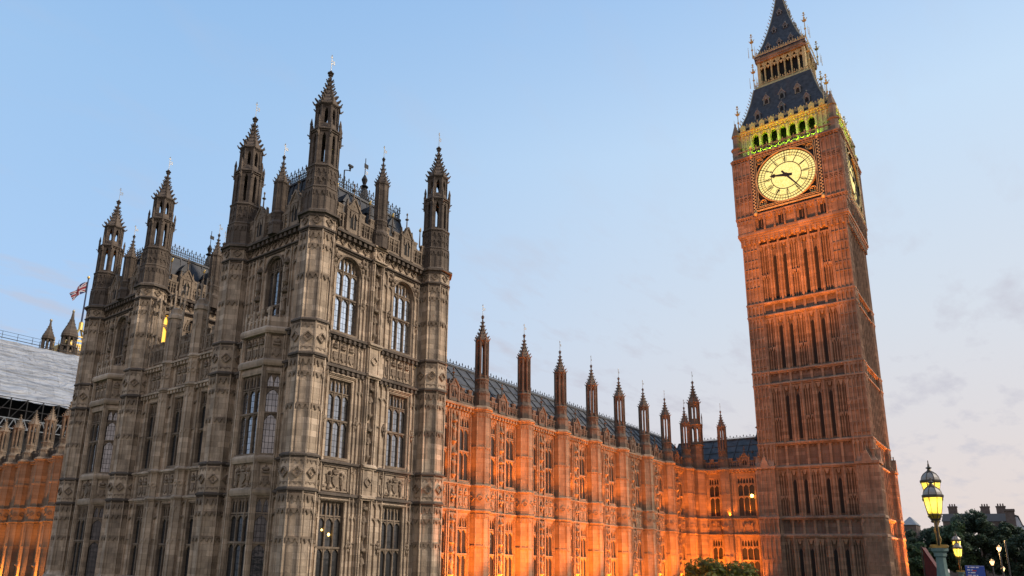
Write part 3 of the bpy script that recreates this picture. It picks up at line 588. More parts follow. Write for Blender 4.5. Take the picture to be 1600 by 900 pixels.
# ------------------------------------------------------------------ the low range between the towers
def link():
    t = thing('palace_link', 'low stone range with narrow windows between the two corner towers', 'building', (.3, 14.55, ZG)); bx, by, bz = t.location
    o = (.3, 20.2); L = 11.3; b = MB(); b.T = Matrix.Translation((o[0] - bx, o[1] - by, -bz)) @ RE
    us = [2.2, 5.85, 9.35]; wins = [(u, 1.35, z, h) for u in us for z, h in ((5.68, 5.1), (-2.2, 5.35))]
    b.wall(0, L, ZG, 14.0, [(u - w / 2, u + w / 2, z, z + h) for u, w, z, h in wins], .5)
    for z in (Z3B, Z3): b.string(0, L, z, .2, .24)
    for z in (Z4B, Z4): b.string(0, L, z, .3, .34, .42)
    b.string(0, L, -2.0, .2, .2)
    for u in us:
        for s in (-1, 1): panels(b, u + s * 1.1 - .3, u + s * 1.1 + .3, 0)
    b.box(0, L, -3, -.5, 13.0, 13.7)
    part('wall', b.mesh('link wall', 'stone', 'carved'), t)
    for u, w, z, h in wins: window(t, 'E', o, u, z, w, h, 2, (.47,), False, .28, 'glass_dark')
    for u in us:
        part('carved_panel', crowns_mesh(1.5, 1.6, 2, 'carved'), t, tuple(Vector(on('E', o, u, 3.62)) - t.location), ANG['E']); part('carved_panel', crowns_mesh(1.5, 1.6, 2, 'carved'), t, tuple(Vector(on('E', o, u, 11.58)) - t.location), ANG['E'])
    for u in (4.03, 7.6):
        q = MB(); a = .42; q.ngon([(a, ZG), (a, 16.9), (a + .1, 16.95), (a + .1, 17.2), (a - .02, 17.4), (a - .04, 17.7), (.2, 17.85)])
        for z in (Z3B, Z3, Z4B, Z4): ring(q, a, z, .15, .26)
        fw = 2 * a * math.tan(PI / 8)
        def f(k):
            for z in (2.9, 10.8, 13.1, 15.9, 8.2, .7): k.heads(-fw * .42, fw * .42, z, 1, .3, .05, a, a + .05)
            for z in (4.4, 12.4): k.diamond(0, z, .18, .05, a, a + .07)
            k.box(fw / 2 - .04, fw / 2 + .04, a - .05, a + .04, ZG, 16.6)
        each_face(q, f); part('buttress', q.mesh('link buttress', 'stone'), t, tuple(Vector(on('E', o, u, 0, .05)) - t.location), ANG['E'])
    part('parapet', parapet_mesh(11.2, 1.7, 'parapet', .5, ()), t, tuple(Vector(on('E', o, L / 2, Z4 + .3, 0)) - t.location), ANG['E'])
    b = MB(); b.T = Matrix.Translation((-bx, -by, -bz)); b.loft([[(1.0, -20.2, 13.4), (11, -20.2, 13.4), (11, -9, 13.4), (1.0, -9, 13.4)], [(6.5, -20.2, 14.6), (8, -20.2, 14.6), (8, -9, 14.6), (6.5, -9, 14.6)]]); part('roof', b.mesh('link roof', 'roof'), t)
link()

# ------------------------------------------------------------------ wings with buttress turrets
ZW = 11.5
@memo
def buttress_mesh(a, zc, z3, z3b, m):
    b = MB(); b.ngon([(a, ZG), (a, zc + .25)]); fw = 2 * a * math.tan(PI / 8)
    for z in (z3b, z3): ring(b, a, z, .14, .22)
    ring(b, a, zc, .2, .4); b.ngon([(a + .05, z3b), (a + .05, z3)])
    def f(q):
        q.box(fw / 2 - .035, fw / 2 + .035, a - .05, a + .045, ZG, zc)
        for z in (z3b - .2, zc - .3): q.heads(-fw * .42, fw * .42, z, 2, .34, .045, a, a + .05)
        for z in (z3b - 2.6, (z3 + zc) / 2): q.heads(-fw * .42, fw * .42, z, 2, .2, .045, a, a + .05); q.box(-fw * .45, fw * .45, a, a + .03, z, z + .05)
        q.diamond(0, (z3 + z3b) / 2, .24, .06, a + .04, a + .11); q.blob((0, a + .05, (z3 + z3b) / 2), .08, .05, .09, 5)
    each_face(b, f)
    return b.mesh('buttress turret', m)
def slope_roof(parent, p0, p1, back, z0, z1, name='roof'):
    """iron-plated slope from the parapet foot up to the ridge; p0-p1 along the wall, back = depth"""
    b = MB(); L = p1 - p0; n = max(2, round(L / 1.55))
    b.loft([[(p0, 0, z0), (p1, 0, z0), (p1, -back, z1), (p0, -back, z1)], [(p0, 0, z0 - .3), (p1, 0, z0 - .3), (p1, -back, z1 - .3), (p0, -back, z1 - .3)]])
    b.loft([[(p0, -back, z1 + .004), (p1, -back, z1 + .004), (p1, -back * 2, z0), (p0, -back * 2, z0)], [(p0, -back, z1 - .3), (p1, -back, z1 - .3), (p1, -back * 2, z0 - .3), (p0, -back * 2, z0 - .3)]])
    sl = math.hypot(back, z1 - z0); nx, nz = (z1 - z0) / sl * .05, back / sl * .05
    for i in range(n + 1): u = p0 + i * L / n; b.rod((u, nx, z0 + nz), (u, -back + nx, z1 + nz), .055, 4)
    for k in range(1, 4): t = k / 4; b.rod((p0, -back * t + nx * .6, z0 + (z1 - z0) * t + nz * .6), (p1, -back * t + nx * .6, z0 + (z1 - z0) * t + nz * .6), .035, 4)
    b.box(p0, p1, -back - .12, -back + .12, z1 - .05, z1 + .1)
    return b
def north_wing():
    t = thing('palace_wing', 'long floodlit stone wing with a row of dark pinnacles and lead roof', 'building', (38, 1.3, ZG)); bx, by, bz = t.location
    yw = 1.3; x0, x1 = 12.0, 65.2; o = (0, yw); first, step = 18.8, 6.2; nb = 8
    bt = [first + i * step for i in range(nb)]; cen = [(x - step / 2) for x in bt] + [bt[-1] + step / 2 - .6]
    b = MB(); b.T = Matrix.Translation((-bx, yw - by, -bz)); wins = []
    for c in cen:
        for s in (-1, 1):
            u = c + s * 1.33
            if u < x0 + .6 or u > 64.4: continue
            wins += [(u, 1.32, 5.68, 5.1), (u, 1.32, -2.2, 5.3)]
    b.wall(x0, x1, ZG, ZW + .4, [(u - w / 2, u + w / 2, z, z + h) for u, w, z, h in wins], .5)
    for z in (Z3B, Z3): b.string(x0, x1, z, .18, .22)
    b.string(x0, x1, ZW, .4, .42, .4); b.box(x0, x1, -3, -.6, ZG, ZW)
    for c in cen:
        for s in (-.45, .45): b.box(c + s - .055, c + s + .055, 0, .16, ZG, ZW)
        for s in (-2.06, 2.06, -.62, .62): b.box(c + s - .05, c + s + .05, 0, .1, ZG, ZW)
        for z in (3.2, 11.1): b.heads(c - .42, c + .42, z, 2, .4, .06, 0, .12)
        for s in (-1.33, 1.33): b.heads(c + s - .66, c + s + .66, 11.1, 4, .28, .05, 0, .08); b.string(c + s - .66, c + s + .66, 5.52, .12, .12)
    part('wall', b.mesh('north wing wall', 'wing'), t)
    for i, (u, w, z, h) in enumerate(wins): window(t, 'N', o, u, z, w, h, 2, (.45,), False, .17, 'glass' if (z > 7 and u < 0) else 'glass_dark', 'wing')
    for c in cen:
        for s in (-1.33, 1.33):
            if x0 + .6 < c + s < 64.4: part('carved_panel', crowns_mesh(1.34, 1.62, 2, 'wing'), t, (c + s - bx, yw - by, 3.62 - bz))
        part('carved_panel', boss_mesh(1.1, 'wing'), t, (c - bx, yw - .05 - by, 4.45 - bz))
        for z in (-1.6, .7, 5.75, 8.3): part('statue', statue_mesh(2.35, 'wing'), t, (c - bx, yw - .06 - by, z - bz))
    for i, x in enumerate(bt):
        part('buttress', buttress_mesh(.80, ZW, Z3, Z3B, 'wing'), t, (x - bx, yw - .18 - by, -bz))
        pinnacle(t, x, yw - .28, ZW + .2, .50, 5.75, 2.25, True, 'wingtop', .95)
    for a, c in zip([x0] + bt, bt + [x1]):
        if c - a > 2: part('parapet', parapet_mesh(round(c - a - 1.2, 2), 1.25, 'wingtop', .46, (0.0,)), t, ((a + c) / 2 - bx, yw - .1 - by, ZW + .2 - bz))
    b = slope_roof(t, x0 - .4, x1 + 3, 3.6, 12.1, 16.3); rf = part('roof', b.mesh('north wing roof', 'roof'), t, (-bx, yw + .7 - by, -bz))
    for k in range(5): part('cresting', cresting_mesh(11.2, .42, .42, 'iron'), rf, (x0 + 5.6 + k * 11.2, 3.6, 16.38))
    return t
wing = north_wing()
def return_wing():
    """the short east-facing end against the clock tower, with its stair turret"""
    t = thing('palace_wing', 'short floodlit stone return beside the clock tower with a blue lead roof', 'building', (65.2, -3, ZG)); bx, by, bz = t.location
    o = (65.2, 1.3); b = MB(); b.T = Matrix.Translation((o[0] - bx, o[1] - by, -bz)) @ RE
    wa, wb = 2.52, 6.47; wins = [(wa, 1.3, 5.68, 4.9, 2, 'glass_dark'), (wa, 1.3, -2.2, 5.2, 2, 'glass_dark'), (wb, 2.1, 5.68, 4.9, 3, 'glass_dark'), (wb, 2.1, -2.2, 5.2, 3, 'glass_dark')]
    L = 8.6; b.wall(0, L, ZG, ZW + .4, [(u - w / 2, u + w / 2, z, z + h) for u, w, z, h, *_ in wins], .5)
    for z in (Z3B, Z3): b.string(0, L, z, .18, .22)
    b.string(0, L, ZW, .4, .42, .4)
    for u in (1.6, 3.35, 4.9, 5.3, 7.65, 8.1): b.box(u - .05, u + .05, 0, .1, ZG, ZW)
    for u0, u1 in ((4.95, 5.3), (7.65, 8.1)): b.heads(u0, u1, 11, 1, .35, .05, 0, .08); b.heads(u0, u1, 3.2, 1, .35, .05, 0, .08)
    part('wall', b.mesh('return wall', 'wing'), t)
    for u, w, z, h, n, gm in wins: window(t, 'E', o, u, z, w, h, n, (.5,), False, .2, gm, 'wing')
    part('carved_panel', arms_mesh(2.2, 1.6, 9, 'wing'), t, tuple(Vector(on('E', o, wb, 3.64)) - t.location), ANG['E']); part('carved_panel', crowns_mesh(1.4, 1.6, 2, 'wing'), t, tuple(Vector(on('E', o, wa, 3.64)) - t.location), ANG['E'])
    part('buttress', buttress_mesh(.62, ZW, Z3, Z3B, 'wing'), t, tuple(Vector(on('E', o, 3.95, 0, .1)) - t.location), ANG['E']); pinnacle(t, 65.15, 1.3 - 3.95, ZW + .2, .46, 5.4, 2.2, True, 'wingtop', .95)
    # stair turret in the corner
    x, y = 65.0, .75; part('stair_turret', buttress_mesh(1.0, ZW, Z3, Z3B, 'wing'), t, (x - bx, y - by, -bz), ANG['E'])
    q = MB(); q.ngon([(.84, ZW + .2), (.84, 15.0)]); open_stage(q, .8, 15.0, 17.5, .3); ring(q, .8, 17.6, .14, .22); ring(q, .84, 14.9, .1, .2); q.ngon([(.78, 17.6), (.62, 18.2)]); open_stage(q, .62, 18.2, 20.4, .27); ring(q, .6, 20.45, .12, .18)
    for i in range(8):
        a = PI / 8 + i * PI / 4; q.rod((.92 * math.sin(a), .92 * math.cos(a), 17.2), (.92 * math.sin(a), .92 * math.cos(a), 18.5), .07, 4); q.rod((.92 * math.sin(a), .92 * math.cos(a), 18.5), (.92 * math.sin(a), .92 * math.cos(a), 19.2), .09, 4, .02)
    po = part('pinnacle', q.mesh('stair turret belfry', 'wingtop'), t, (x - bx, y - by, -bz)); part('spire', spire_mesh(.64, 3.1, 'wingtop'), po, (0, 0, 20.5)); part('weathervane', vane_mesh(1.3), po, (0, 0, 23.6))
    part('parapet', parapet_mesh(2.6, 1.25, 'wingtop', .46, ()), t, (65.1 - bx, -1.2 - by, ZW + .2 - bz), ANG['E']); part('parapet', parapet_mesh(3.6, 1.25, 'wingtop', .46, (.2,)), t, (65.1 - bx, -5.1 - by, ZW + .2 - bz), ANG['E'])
    b = slope_roof(t, -3.5, 9.5, 3.6, 12.1, 16.0); b.blob((7.0, -1.2, 13.9), .18, .2, .22); rf = part('roof', b.mesh('return roof', 'roof'), t, (65.9 - bx, 1.3 - by, -bz), ANG['E'])
    part('cresting', cresting_mesh(11.2, .42, .42, 'iron'), rf, (3.6, 3.6, 16.1))
    q = MB(); q.ngon([(.5, 0), (.2, .7), (.08, 1.4), (.3, 1.6), (.08, 1.8), (.05, 2.6)], 8); q.rod((0, 0, 2.5), (0, 0, 3.6), .03, 4); part('roof_finial', q.mesh('iron finial', 'iron'), rf, (7.2, 3.6, 15.8))
    bulb(t, 64.95, -5.9, 8.15, .2)
return_wing()
def river_wing():
    t = thing('palace_wing', 'low floodlit stone river wing with pale pinnacles at the far left', 'building', (6, 60, ZG)); bx, by, bz = t.location
    y0, L, zc, z3, z3b = 30.5, 62.0, 9.4, 4.1, 2.55; o = (6.5, y0 + L); b = MB(); b.T = Matrix.Translation((o[0] - bx, o[1] - by, -bz)) @ RE
    st = 4.65; n = 13; bu = [L - 13.0 - i * st + 4.65 * 2 for i in range(n)]; cen = [u - st / 2 for u in bu]
    wins = [(u, 1.5, z, h) for u in cen for z, h in ((4.5, 4.0), (-1.6, 3.8))]
    b.wall(0, L, ZG, zc + .3, [(u - w / 2, u + w / 2, z, z + h) for u, w, z, h in wins], .5)
    for z in (z3, z3b, -2.1): b.string(0, L, z, .2, .24)
    b.string(0, L, zc, .35, .36, .45); b.box(0, L, -10, -1, ZG, zc)
    part('wall', b.mesh('river wing wall', 'wing'), t)
    for u, w, z, h in wins: window(t, 'E', o, u, z, w, h, 2, (.45,), False, .2, 'glass_dark', 'wing')
    for u in cen: part('carved_panel', crowns_mesh(1.5, 1.2, 2, 'carved'), t, tuple(Vector(on('E', o, u, 2.75)) - t.location), ANG['E'])
    for u in bu:
        part('buttress', buttress_mesh(.74, zc, z3, z3b, 'wing'), t, tuple(Vector(on('E', o, u, 0, .25)) - t.location), ANG['E']); x, y, z = on('E', o, u, 0, .2); pinnacle(t, x, y, zc + .2, .5, 4.3, 1.7, True, 'carved', 0)
    for a, c in zip(bu, bu[1:]): part('parapet', parapet_mesh(3.4, 1.1, 'darkstone', .46, ()), t, tuple(Vector(on('E', o, (a + c) / 2, zc + .2, .05)) - t.location), ANG['E'])
    b = slope_roof(t, 0, L, 4.5, zc + .4, zc + 3.2); part('roof', b.mesh('river wing roof', 'slate'), t, (7.6 - bx, y0 + L - by, -bz), ANG['E'])
river_wing()

# ------------------------------------------------------------------ the clock tower
TX, TY, HW = 70.2, -13.48, 6.1
def clock_tower():
    t = thing('clock_tower', 'tall floodlit clock tower with glowing round dial and dark pointed iron spire', 'clock tower', (TX, TY, ZG)); bz = ZG
    FACES = ('E', 'N', 'S', 'W')
    LV = [(32.24, 30.58), (23.2, 21.6), (14.2, 11.3), (5.37, 3.3)]
    # one shaft face, repeated on the four sides
    b = MB(); b.T = Matrix.Translation((0, 0, -bz)); d0 = HW - .45; bays = [-4.2 + 1.2 * i for i in range(8)]
    stor = [(32.24, 41.2), (23.2, 30.58), (14.2, 21.6), (5.37, 11.3), (ZG, 3.3)]
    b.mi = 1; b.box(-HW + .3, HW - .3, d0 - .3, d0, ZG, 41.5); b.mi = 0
    for z0, z1 in stor:
        for i in range(7):
            u0, u1 = bays[i], bays[i + 1]; m = (u0 + u1) / 2; zt = z1 - (.3 if z1 < 40 else .9)
            if i in (1, 2, 4, 5): continue
            b.box(m - .05, m + .05, d0, d0 + .2, z0, zt - .5); b.box(m - .33, m - .25, d0, d0 + .13, z0, zt - .3); b.box(m + .25, m + .33, d0, d0 + .13, z0, zt - .3)
            b.heads(u0 + .1, u1 - .1, zt, 2, .7, .09, d0, d0 + .24); k = z0 + (z1 - z0) * .42; b.heads(u0 + .12, u1 - .12, k, 2, .4, .08, d0, d0 + .2); b.box(u0 + .1, u1 - .1, d0, d0 + .2, k, k + .12)
        for i in (1, 2, 4, 5):
            u0, u1 = bays[i], bays[i + 1]; m = (u0 + u1) / 2; zt = z1 - (.3 if z1 < 40 else .9)
            b.heads(u0 + .1, u1 - .1, zt, 2, .6, .09, d0, d0 + .24)
            for s in (-1, 1): b.box(m + s * .43 - .17, m + s * .43 + .17, d0, d0 + .14, z0, zt - .1); b.box(m + s * .28 - .05, m + s * .28 + .05, d0, d0 + .24, z0, zt - 1)
        for u in bays: b.box(u - .13, u + .13, d0, d0 + .36, z0 - .05, z1); b.box(u - .05, u + .05, d0 + .36, d0 + .46, z0 - .05, z1)
        # corner buttress panels
        for s in (-1, 1):
            a0 = 4.33 if s > 0 else -HW + .02; a1 = HW - .02 if s > 0 else -4.33
            for k in range(5): u = a0 + (a1 - a0) * k / 4; b.box(u - .06, u + .06, HW - .1, HW + .06, z0, z1)
            zz = z1 - .3
            while zz > z0 + 1.5:
                b.heads(a0 + .05, a1 - .05, zz, 4, .42, .07, HW - .1, HW + .03); b.box(a0, a1, HW - .1, HW + .03, zz - 1.25, zz - 1.17); zz -= 2.6
    b.box(4.2, HW - .1, 4.2, HW - .1, ZG, 41.5)
    for zu, zl in LV:
        for z, p in ((zu, .28), (zl, .26)): b.string(-4.25, 4.25, z, p + .06, .4, 0, d0 + .18); [b.string(s * 5.15 - 1.05, s * 5.15 + 1.05, z, p, .42, .34, HW - .12) for s in (-1, 1)]
        for u in bays: b.box(u - .13, u + .13, d0, d0 + .22, zl, zu)
        for s in (-1, 1):
            for k in range(5): u = s * 5.15 - .9 + k * .45; b.box(u - .07, u + .07, HW - .1, HW + .1, zl, zu)
            b.heads(s * 5.15 - .9, s * 5.15 + .9, zu - .3, 4, .4, .07, HW - .1, HW + .08)
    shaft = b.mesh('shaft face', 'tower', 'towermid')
    sunks = []
    for zu, zl in LV:
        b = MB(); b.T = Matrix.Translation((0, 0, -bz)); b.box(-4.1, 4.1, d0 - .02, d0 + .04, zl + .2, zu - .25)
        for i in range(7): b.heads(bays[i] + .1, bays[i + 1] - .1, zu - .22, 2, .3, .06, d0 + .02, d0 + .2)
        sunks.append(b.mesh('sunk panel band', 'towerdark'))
    b = MB(); b.T = Matrix.Translation((0, 0, -bz))
    slits = []
    for z0, z1 in stor:
        b = MB(); z = z1 - (1.4 if z1 < 40 else 2.6); b.prism([(-.17, z0 + .5), (.17, z0 + .5), (.17, z - .3), (0, z), (-.17, z - .3)], d0 - .1, d0 + .03); me = b.mesh('slit window', 'dark')
        slits += [(me, (bays[i] + bays[i + 1]) / 2) for i in (1, 2, 4, 5)]
    # base corner blocks with gablets
    for su in (-1, 1):
        for sd in (-1, 1):
            b = MB(); b.T = Matrix.Translation((0, 0, -bz)); c, e = su * (HW - .66), sd * (HW - .66); w = 1.04
            b.box(c - w, c + w, e - w, e + w, ZG, 11.35)
            for z in (3.3, 5.37): b.box(c - w - .16, c + w + .16, e - w - .16, e + w + .16, z - .1, z + .12); b.loft([[(c - w - .16, e - w - .16, z + .12), (c + w + .16, e - w - .16, z + .12), (c + w + .16, e + w + .16, z + .12), (c - w - .16, e + w + .16, z + .12)], [(c - w, e - w, z + .3), (c + w, e - w, z + .3), (c + w, e + w, z + .3), (c - w, e + w, z + .3)]])
            b.box(c - w - .2, c + w + .2, e - w - .2, e + w + .2, 11.2, 11.5)
            b.loft([[(c - w, e - w, 11.5), (c + w, e - w, 11.5), (c + w, e + w, 11.5), (c - w, e + w, 11.5)], [(c - w * .6 - su * .3, e - w * .6 - sd * .3, 12.9), (c + w * .6 - su * .3, e - w * .6 - sd * .3, 12.9), (c + w * .6 - su * .3, e + w * .6 - sd * .3, 12.9), (c - w * .6 - su * .3, e + w * .6 - sd * .3, 12.9)]])
            T0 = b.T.copy()
            for A, uu, dd in ((0, c, e), (PI, -c, -e), (PI / 2, -e, c), (-PI / 2, e, -c)):
                b.T = T0 @ Matrix.Rotation(A, 4, 'Z')
                # facade frame after the turn
                q = [(uu, dd)]
                for (u_, d_) in q:
                    if d_ < 0: continue
                    for k in range(5): x = u_ - w + k * w / 2; b.box(x - .06, x + .06, d_ + w - .05, d_ + w + .1, ZG, 11.2)
                    for z in (11.0, 8.4, 3.1, .6, -2): b.heads(u_ - w + .04, u_ + w - .04, z, 4, .42, .07, d_ + w, d_ + w + .08)
                    b.heads(u_ - w + .04, u_ + w - .04, 5.1, 4, .4, .07, d_ + w, d_ + w + .08)
                    b.prism([(u_ - .62, 11.2), (u_ + .62, 11.2), (u_, 12.9)], d_ + w - .2, d_ + w + .24); b.rod((u_, d_ + w, 12.7), (u_, d_ + w, 13.3), .07, 5)
            b.T = T0
            b.rod((c + su * .7, e + sd * .7, 11.4), (c + su * .7, e + sd * .7, 13.2), .11, 5, .05); b.blob((c + su * .7, e + sd * .7, 12.8), .24, .24, .09); b.blob((c + su * .7, e + sd * .7, 13.3), .1, .1, .2); part('corner_buttress', b.mesh('base corner buttress', 'tower'), t)
    for f in FACES:
        o = part('shaft', shaft, t, (0, 0, 0), ANG[f]); [part('sunk_panel', me, o) for me in sunks]; [part('slit_window', me, o, (u, 0, -bz)) for me, u in slits] if f in 'EN' else None
    # clock storey
    CW = 6.5; cz = 48.85
    b = MB(); b.T = Matrix.Translation((0, 0, -bz))
    for k in range(4): b.box(-HW - .1 * k - .05, HW + .1 * k + .05, HW - 2, HW + .12 * k + .1, 40.9 + .28 * k, 41.2 + .28 * k - .004)
    n = 20
    for i in range(n): u = -HW + (i + .5) * 2 * HW / n; b.box(u - .1, u + .1, HW, HW + .28, 40.55, 41.5)
    b.string(-CW, CW, 42.05, .35, .4, .4, CW - .3)
    b.box(-CW + .3, CW - .3, CW - 2, CW - .25, 42.0, 53.2)
    w7 = 8.6 / 7
    for i in range(8): u = -4.3 + i * w7; b.box(u - .12, u + .12, CW - .25, CW + .12, 42.15, 44.1); b.box(u - .05, u + .05, CW + .12, CW + .22, 42.15, 44.1); b.blob((u, CW + .14, 44.0), .13, .1, .16)
    for i in range(7): u = -4.3 + i * w7; b.heads(u + .1, u + w7 - .1, 44.1, 2, .45, .08, CW - .25, CW + .02); [b.box(u + w7 * k - .03, u + w7 * k + .03, CW - .25, CW - .12, 42.2, 44) for k in (.33, .67)] if i % 2 == 0 else None
    b.string(-CW, CW, 44.35, .28, .34, .3, CW - .1)
    for s in (-1, 1):
        a0, a1 = (4.35, CW - .05) if s > 0 else (-CW + .05, -4.35); b.box(a0, a1, CW - .3, CW - .02, 42.05, 53.2)
        for k in range(5): u = a0 + (a1 - a0) * k / 4; b.box(u - .07, u + .07, CW - .05, CW + .12, 44.5, 52.6)
        for z in (43.9, 46.6, 47.4, 49.6, 50.4, 52.4): b.heads(a0 + .1, a1 - .1, z, 4, .42, .07, CW - .05, CW + .09)
        for z in (46.7, 49.7): b.box(a0, a1, CW - .05, CW + .1, z, z + .1); [b.diamond(a0 + (a1 - a0) * (k + .5) / 4, z + .4, .19, .06, CW - .03, CW + .09) for k in range(4)]
        for k in range(3): u = a0 + (a1 - a0) * (k + .5) / 3; b.box(u - .05, u + .05, CW - .05, CW + .06, 42.2, 44.1)
    b.string(-CW, CW, 52.95, .4, .4, .36, CW - .1)
    stage = b.mesh('clock storey face', 'tower')
    b = MB(); fd = CW - .24; b.box(-.32, .32, fd - .02, fd + .05, 42.5, 43.6)
    opening = b.mesh('small openings', 'dark')
    # frame of the dial
    b = MB(); b.T = Matrix.Translation((0, 0, -bz)); F = 3.78
    for q in ((-F, -F + .28, cz - F, cz + F), (F - .28, F, cz - F, cz + F)): b.box(q[0], q[1], fd, CW + .16, q[2], q[3])
    b.box(-F, F, fd, CW + .16, cz - F, cz - F + .28); b.box(-F, F, fd, CW + .16, cz + F - .28, cz + F)
    b.box(-F, F, fd - .1, fd + .04, cz - F, cz + F)
    frame = MB.mesh(b, 'black dial frame', 'iron')
    b = MB(); b.T = Matrix.Translation((0, 0, -bz))
    for q in (F - .26, F - .06):
        for s in (-1, 1): b.box(s * q - .03, s * q + .03, CW + .16, CW + .2, cz - q, cz + q); b.box(-q, q, CW + .16, CW + .2, cz + s * q - .03, cz + s * q + .03)
    for su in (-1, 1):
        for sz in (-1, 1):
            u, z = su * 3.0, cz + sz * 3.0
            for r in (.40,): 
                for k in range(10): a, c = 2 * PI * k / 10, 2 * PI * (k + 1) / 10; b.bar((u + r * math.cos(a), z + r * math.sin(a)), (u + r * math.cos(c), z + r * math.sin(c)), .06, fd, CW + .08)
            for k in range(4): a = PI / 4 + k * PI / 2; b.blob((u + .2 * math.cos(a), CW - .05, z + .2 * math.sin(a)), .1, .08, .1, 5)
            b.bar((u + su * .1, z + sz * .5), (u + su * .5, z + sz * .5), .035, fd, CW + .02); b.bar((u - su * .9, z + sz * .55), (u - su * .4, z + sz * .4), .035, fd, CW + .02); b.bar((u + su * .55, z - sz * .9), (u + su * .4, z - sz * .4), .035, fd, CW + .02)
    for k in range(60):
        a, c = 2 * PI * k / 60, 2 * PI * (k + 1) / 60; b.bar((3.62 * math.cos(a), cz + 3.62 * math.sin(a)), (3.62 * math.cos(c), cz + 3.62 * math.sin(c)), .10, fd, CW + .2)
    for s in (-1, 1):
        for k in range(36):
            z = 44.6 + k * .225; b.box(s * 4.03 - (.17 if k % 2 else 0), s * 4.03 + (0 if k % 2 else .17), CW - .1, CW + .17, z, z + .2)
        b.blob((s * 4.03, CW + .15, 44.5), .24, .2, .28); b.blob((s * 4.03, CW + .15, 53.0), .26, .2, .4); b.rod((s * 4.03, CW + .1, 53.2), (s * 4.03, CW + .1, 54.4), .12, 6, .05); b.blob((s * 4.03, CW + .1, 54.3), .2, .2, .22)
    b.box(-4.0, 4.0, CW + .02, CW + .16, 44.78, 44.95)
    gilt = b.mesh('gilded dial surround', 'gild')
    b = MB(); b.T = Matrix.Translation((0, 0, -bz))
    b.box(-.21, .21, CW - .12, CW + .14, 44.5, 52.8)
    pil = b.mesh('checker pilaster', 'iron')
    # dial: opal glass, iron skeleton, numerals, hands
    m, nt, bs, N, L = mat('lit opal dial'); tc = N('ShaderNodeTexCoord'); vo = N('ShaderNodeTexVoronoi'); vo.inputs['Scale'].default_value = 2.6; L(tc.outputs['Object'], vo.inputs[0]); vo.feature = 'DISTANCE_TO_EDGE'
    rr = N('ShaderNodeValToRGB'); L(vo.outputs['Distance'], rr.inputs[0]); rr.color_ramp.elements[0].position = .02; rr.color_ramp.elements[0].color = (.92, .64, .17, 1); rr.color_ramp.elements[1].position = .09; rr.color_ramp.elements[1].color = (1.0, .80, .29, 1)
    bs.inputs['Base Color'].default_value = (.03, .03, .02, 1); bs.inputs['Specular IOR Level'].default_value = .1; L(rr.outputs[0], bs.inputs['Emission Color']); bs.inputs['Emission Strength'].default_value = 1.25; M['dial'] = m
    b = MB(); b.prism([(3.55 * math.cos(2 * PI * k / 64), 3.55 * math.sin(2 * PI * k / 64)) for k in range(64)], 0, .12); dial = b.mesh('opal dial', 'dial')
    b = MB()
    def circ(r, w, n=60, d1=.2):
        for k in range(n): a, c = 2 * PI * k / n, 2 * PI * (k + 1) / n; b.bar((r * math.cos(a), r * math.sin(a)), (r * math.cos(c), r * math.sin(c)), w, .1, d1)
    circ(3.5, .09); circ(3.12, .055); circ(2.72, .05); circ(1.82, .085)
    for k in range(60):
        a = 2 * PI * k / 60; r0, r1 = (2.72, 3.5) if k % 5 else (1.82, 3.5); w = .034 if k % 5 else .085; b.bar((r0 * math.sin(a), r0 * math.cos(a)), (r1 * math.sin(a), r1 * math.cos(a)), w, .1, .17)
    rings = b.mesh('dial ironwork', 'iron'); numer = []
    ROM = ['XII', 'I', 'II', 'III', 'IV', 'V', 'VI', 'VII', 'VIII', 'IX', 'X', 'XI']
    for k, s in enumerate(ROM):
        b = MB(); b.T = Matrix.Rotation(2 * PI * k / 12, 4, 'Y'); W_ = {'I': .13, 'V': .30, 'X': .30}; tot = sum(W_[c] for c in s); x = -tot / 2; z0, z1 = 1.98, 2.60
        for c in s:
            w = W_[c]; m_ = x + w / 2
            if c == 'I': b.bar((m_, z0), (m_, z1), .04, .1, .17)
            if c == 'V': b.bar((x + .03, z1), (m_, z0), .045, .1, .17); b.bar((x + w - .03, z1), (m_, z0), .035, .1, .19)
            if c == 'X': b.bar((x + .03, z1), (x + w - .03, z0), .045, .1, .17); b.bar((x + w - .03, z1), (x + .03, z0), .035, .1, .19)
            x += w
        numer.append(b.mesh('roman numeral', 'iron'))
    def hand(L, w, tail, hour):
        b = MB(); b.prism([(-w, -tail), (w, -tail), (w * 1.2, 0), (w * .55, L * .8), (0, L), (-w * .55, L * .8), (-w * 1.2, 0)], .24, .30)
        if hour: b.prism([(-.30, L * .72), (0, L * .60), (.30, L * .72), (0, L * 1.0)], .235, .31); b.blob((0, -.28, -tail), .28, .05, .34, 8)
        else: b.blob((0, -.28, -tail), .2, .05, .3, 8)
        b.blob((0, -.28, 0), .26, .08, .26, 8) if False else b.prism([(.26 * math.cos(2 * PI * i / 12), .26 * math.sin(2 * PI * i / 12)) for i in range(12)], .2, .33)
        return b.mesh('clock hand', 'iron')
    hh, mh = hand(2.0, .17, .75, True), hand(3.25, .11, .8, False)
    hm, mm = 9 + 23 / 60, 24.2
    # belfry arcade, cornice
    b = MB(); b.T = Matrix.Translation((0, 0, -bz)); BD = CW - .75; z0, z1 = 53.3, 57.2; wa = 8.05 / 7
    b.wall(-BD, BD, 52.9, z1, [(-4.025 + i * wa + .14, -4.025 + (i + 1) * wa - .14, 54.0, 56.5) for i in range(7)], .7, BD)
    for i in range(8): u = -4.025 + i * wa; b.box(u - .12, u + .12, BD, BD + .28, 53.2, 56.3); b.blob((u, BD + .2, 56.3), .16, .14, .2)
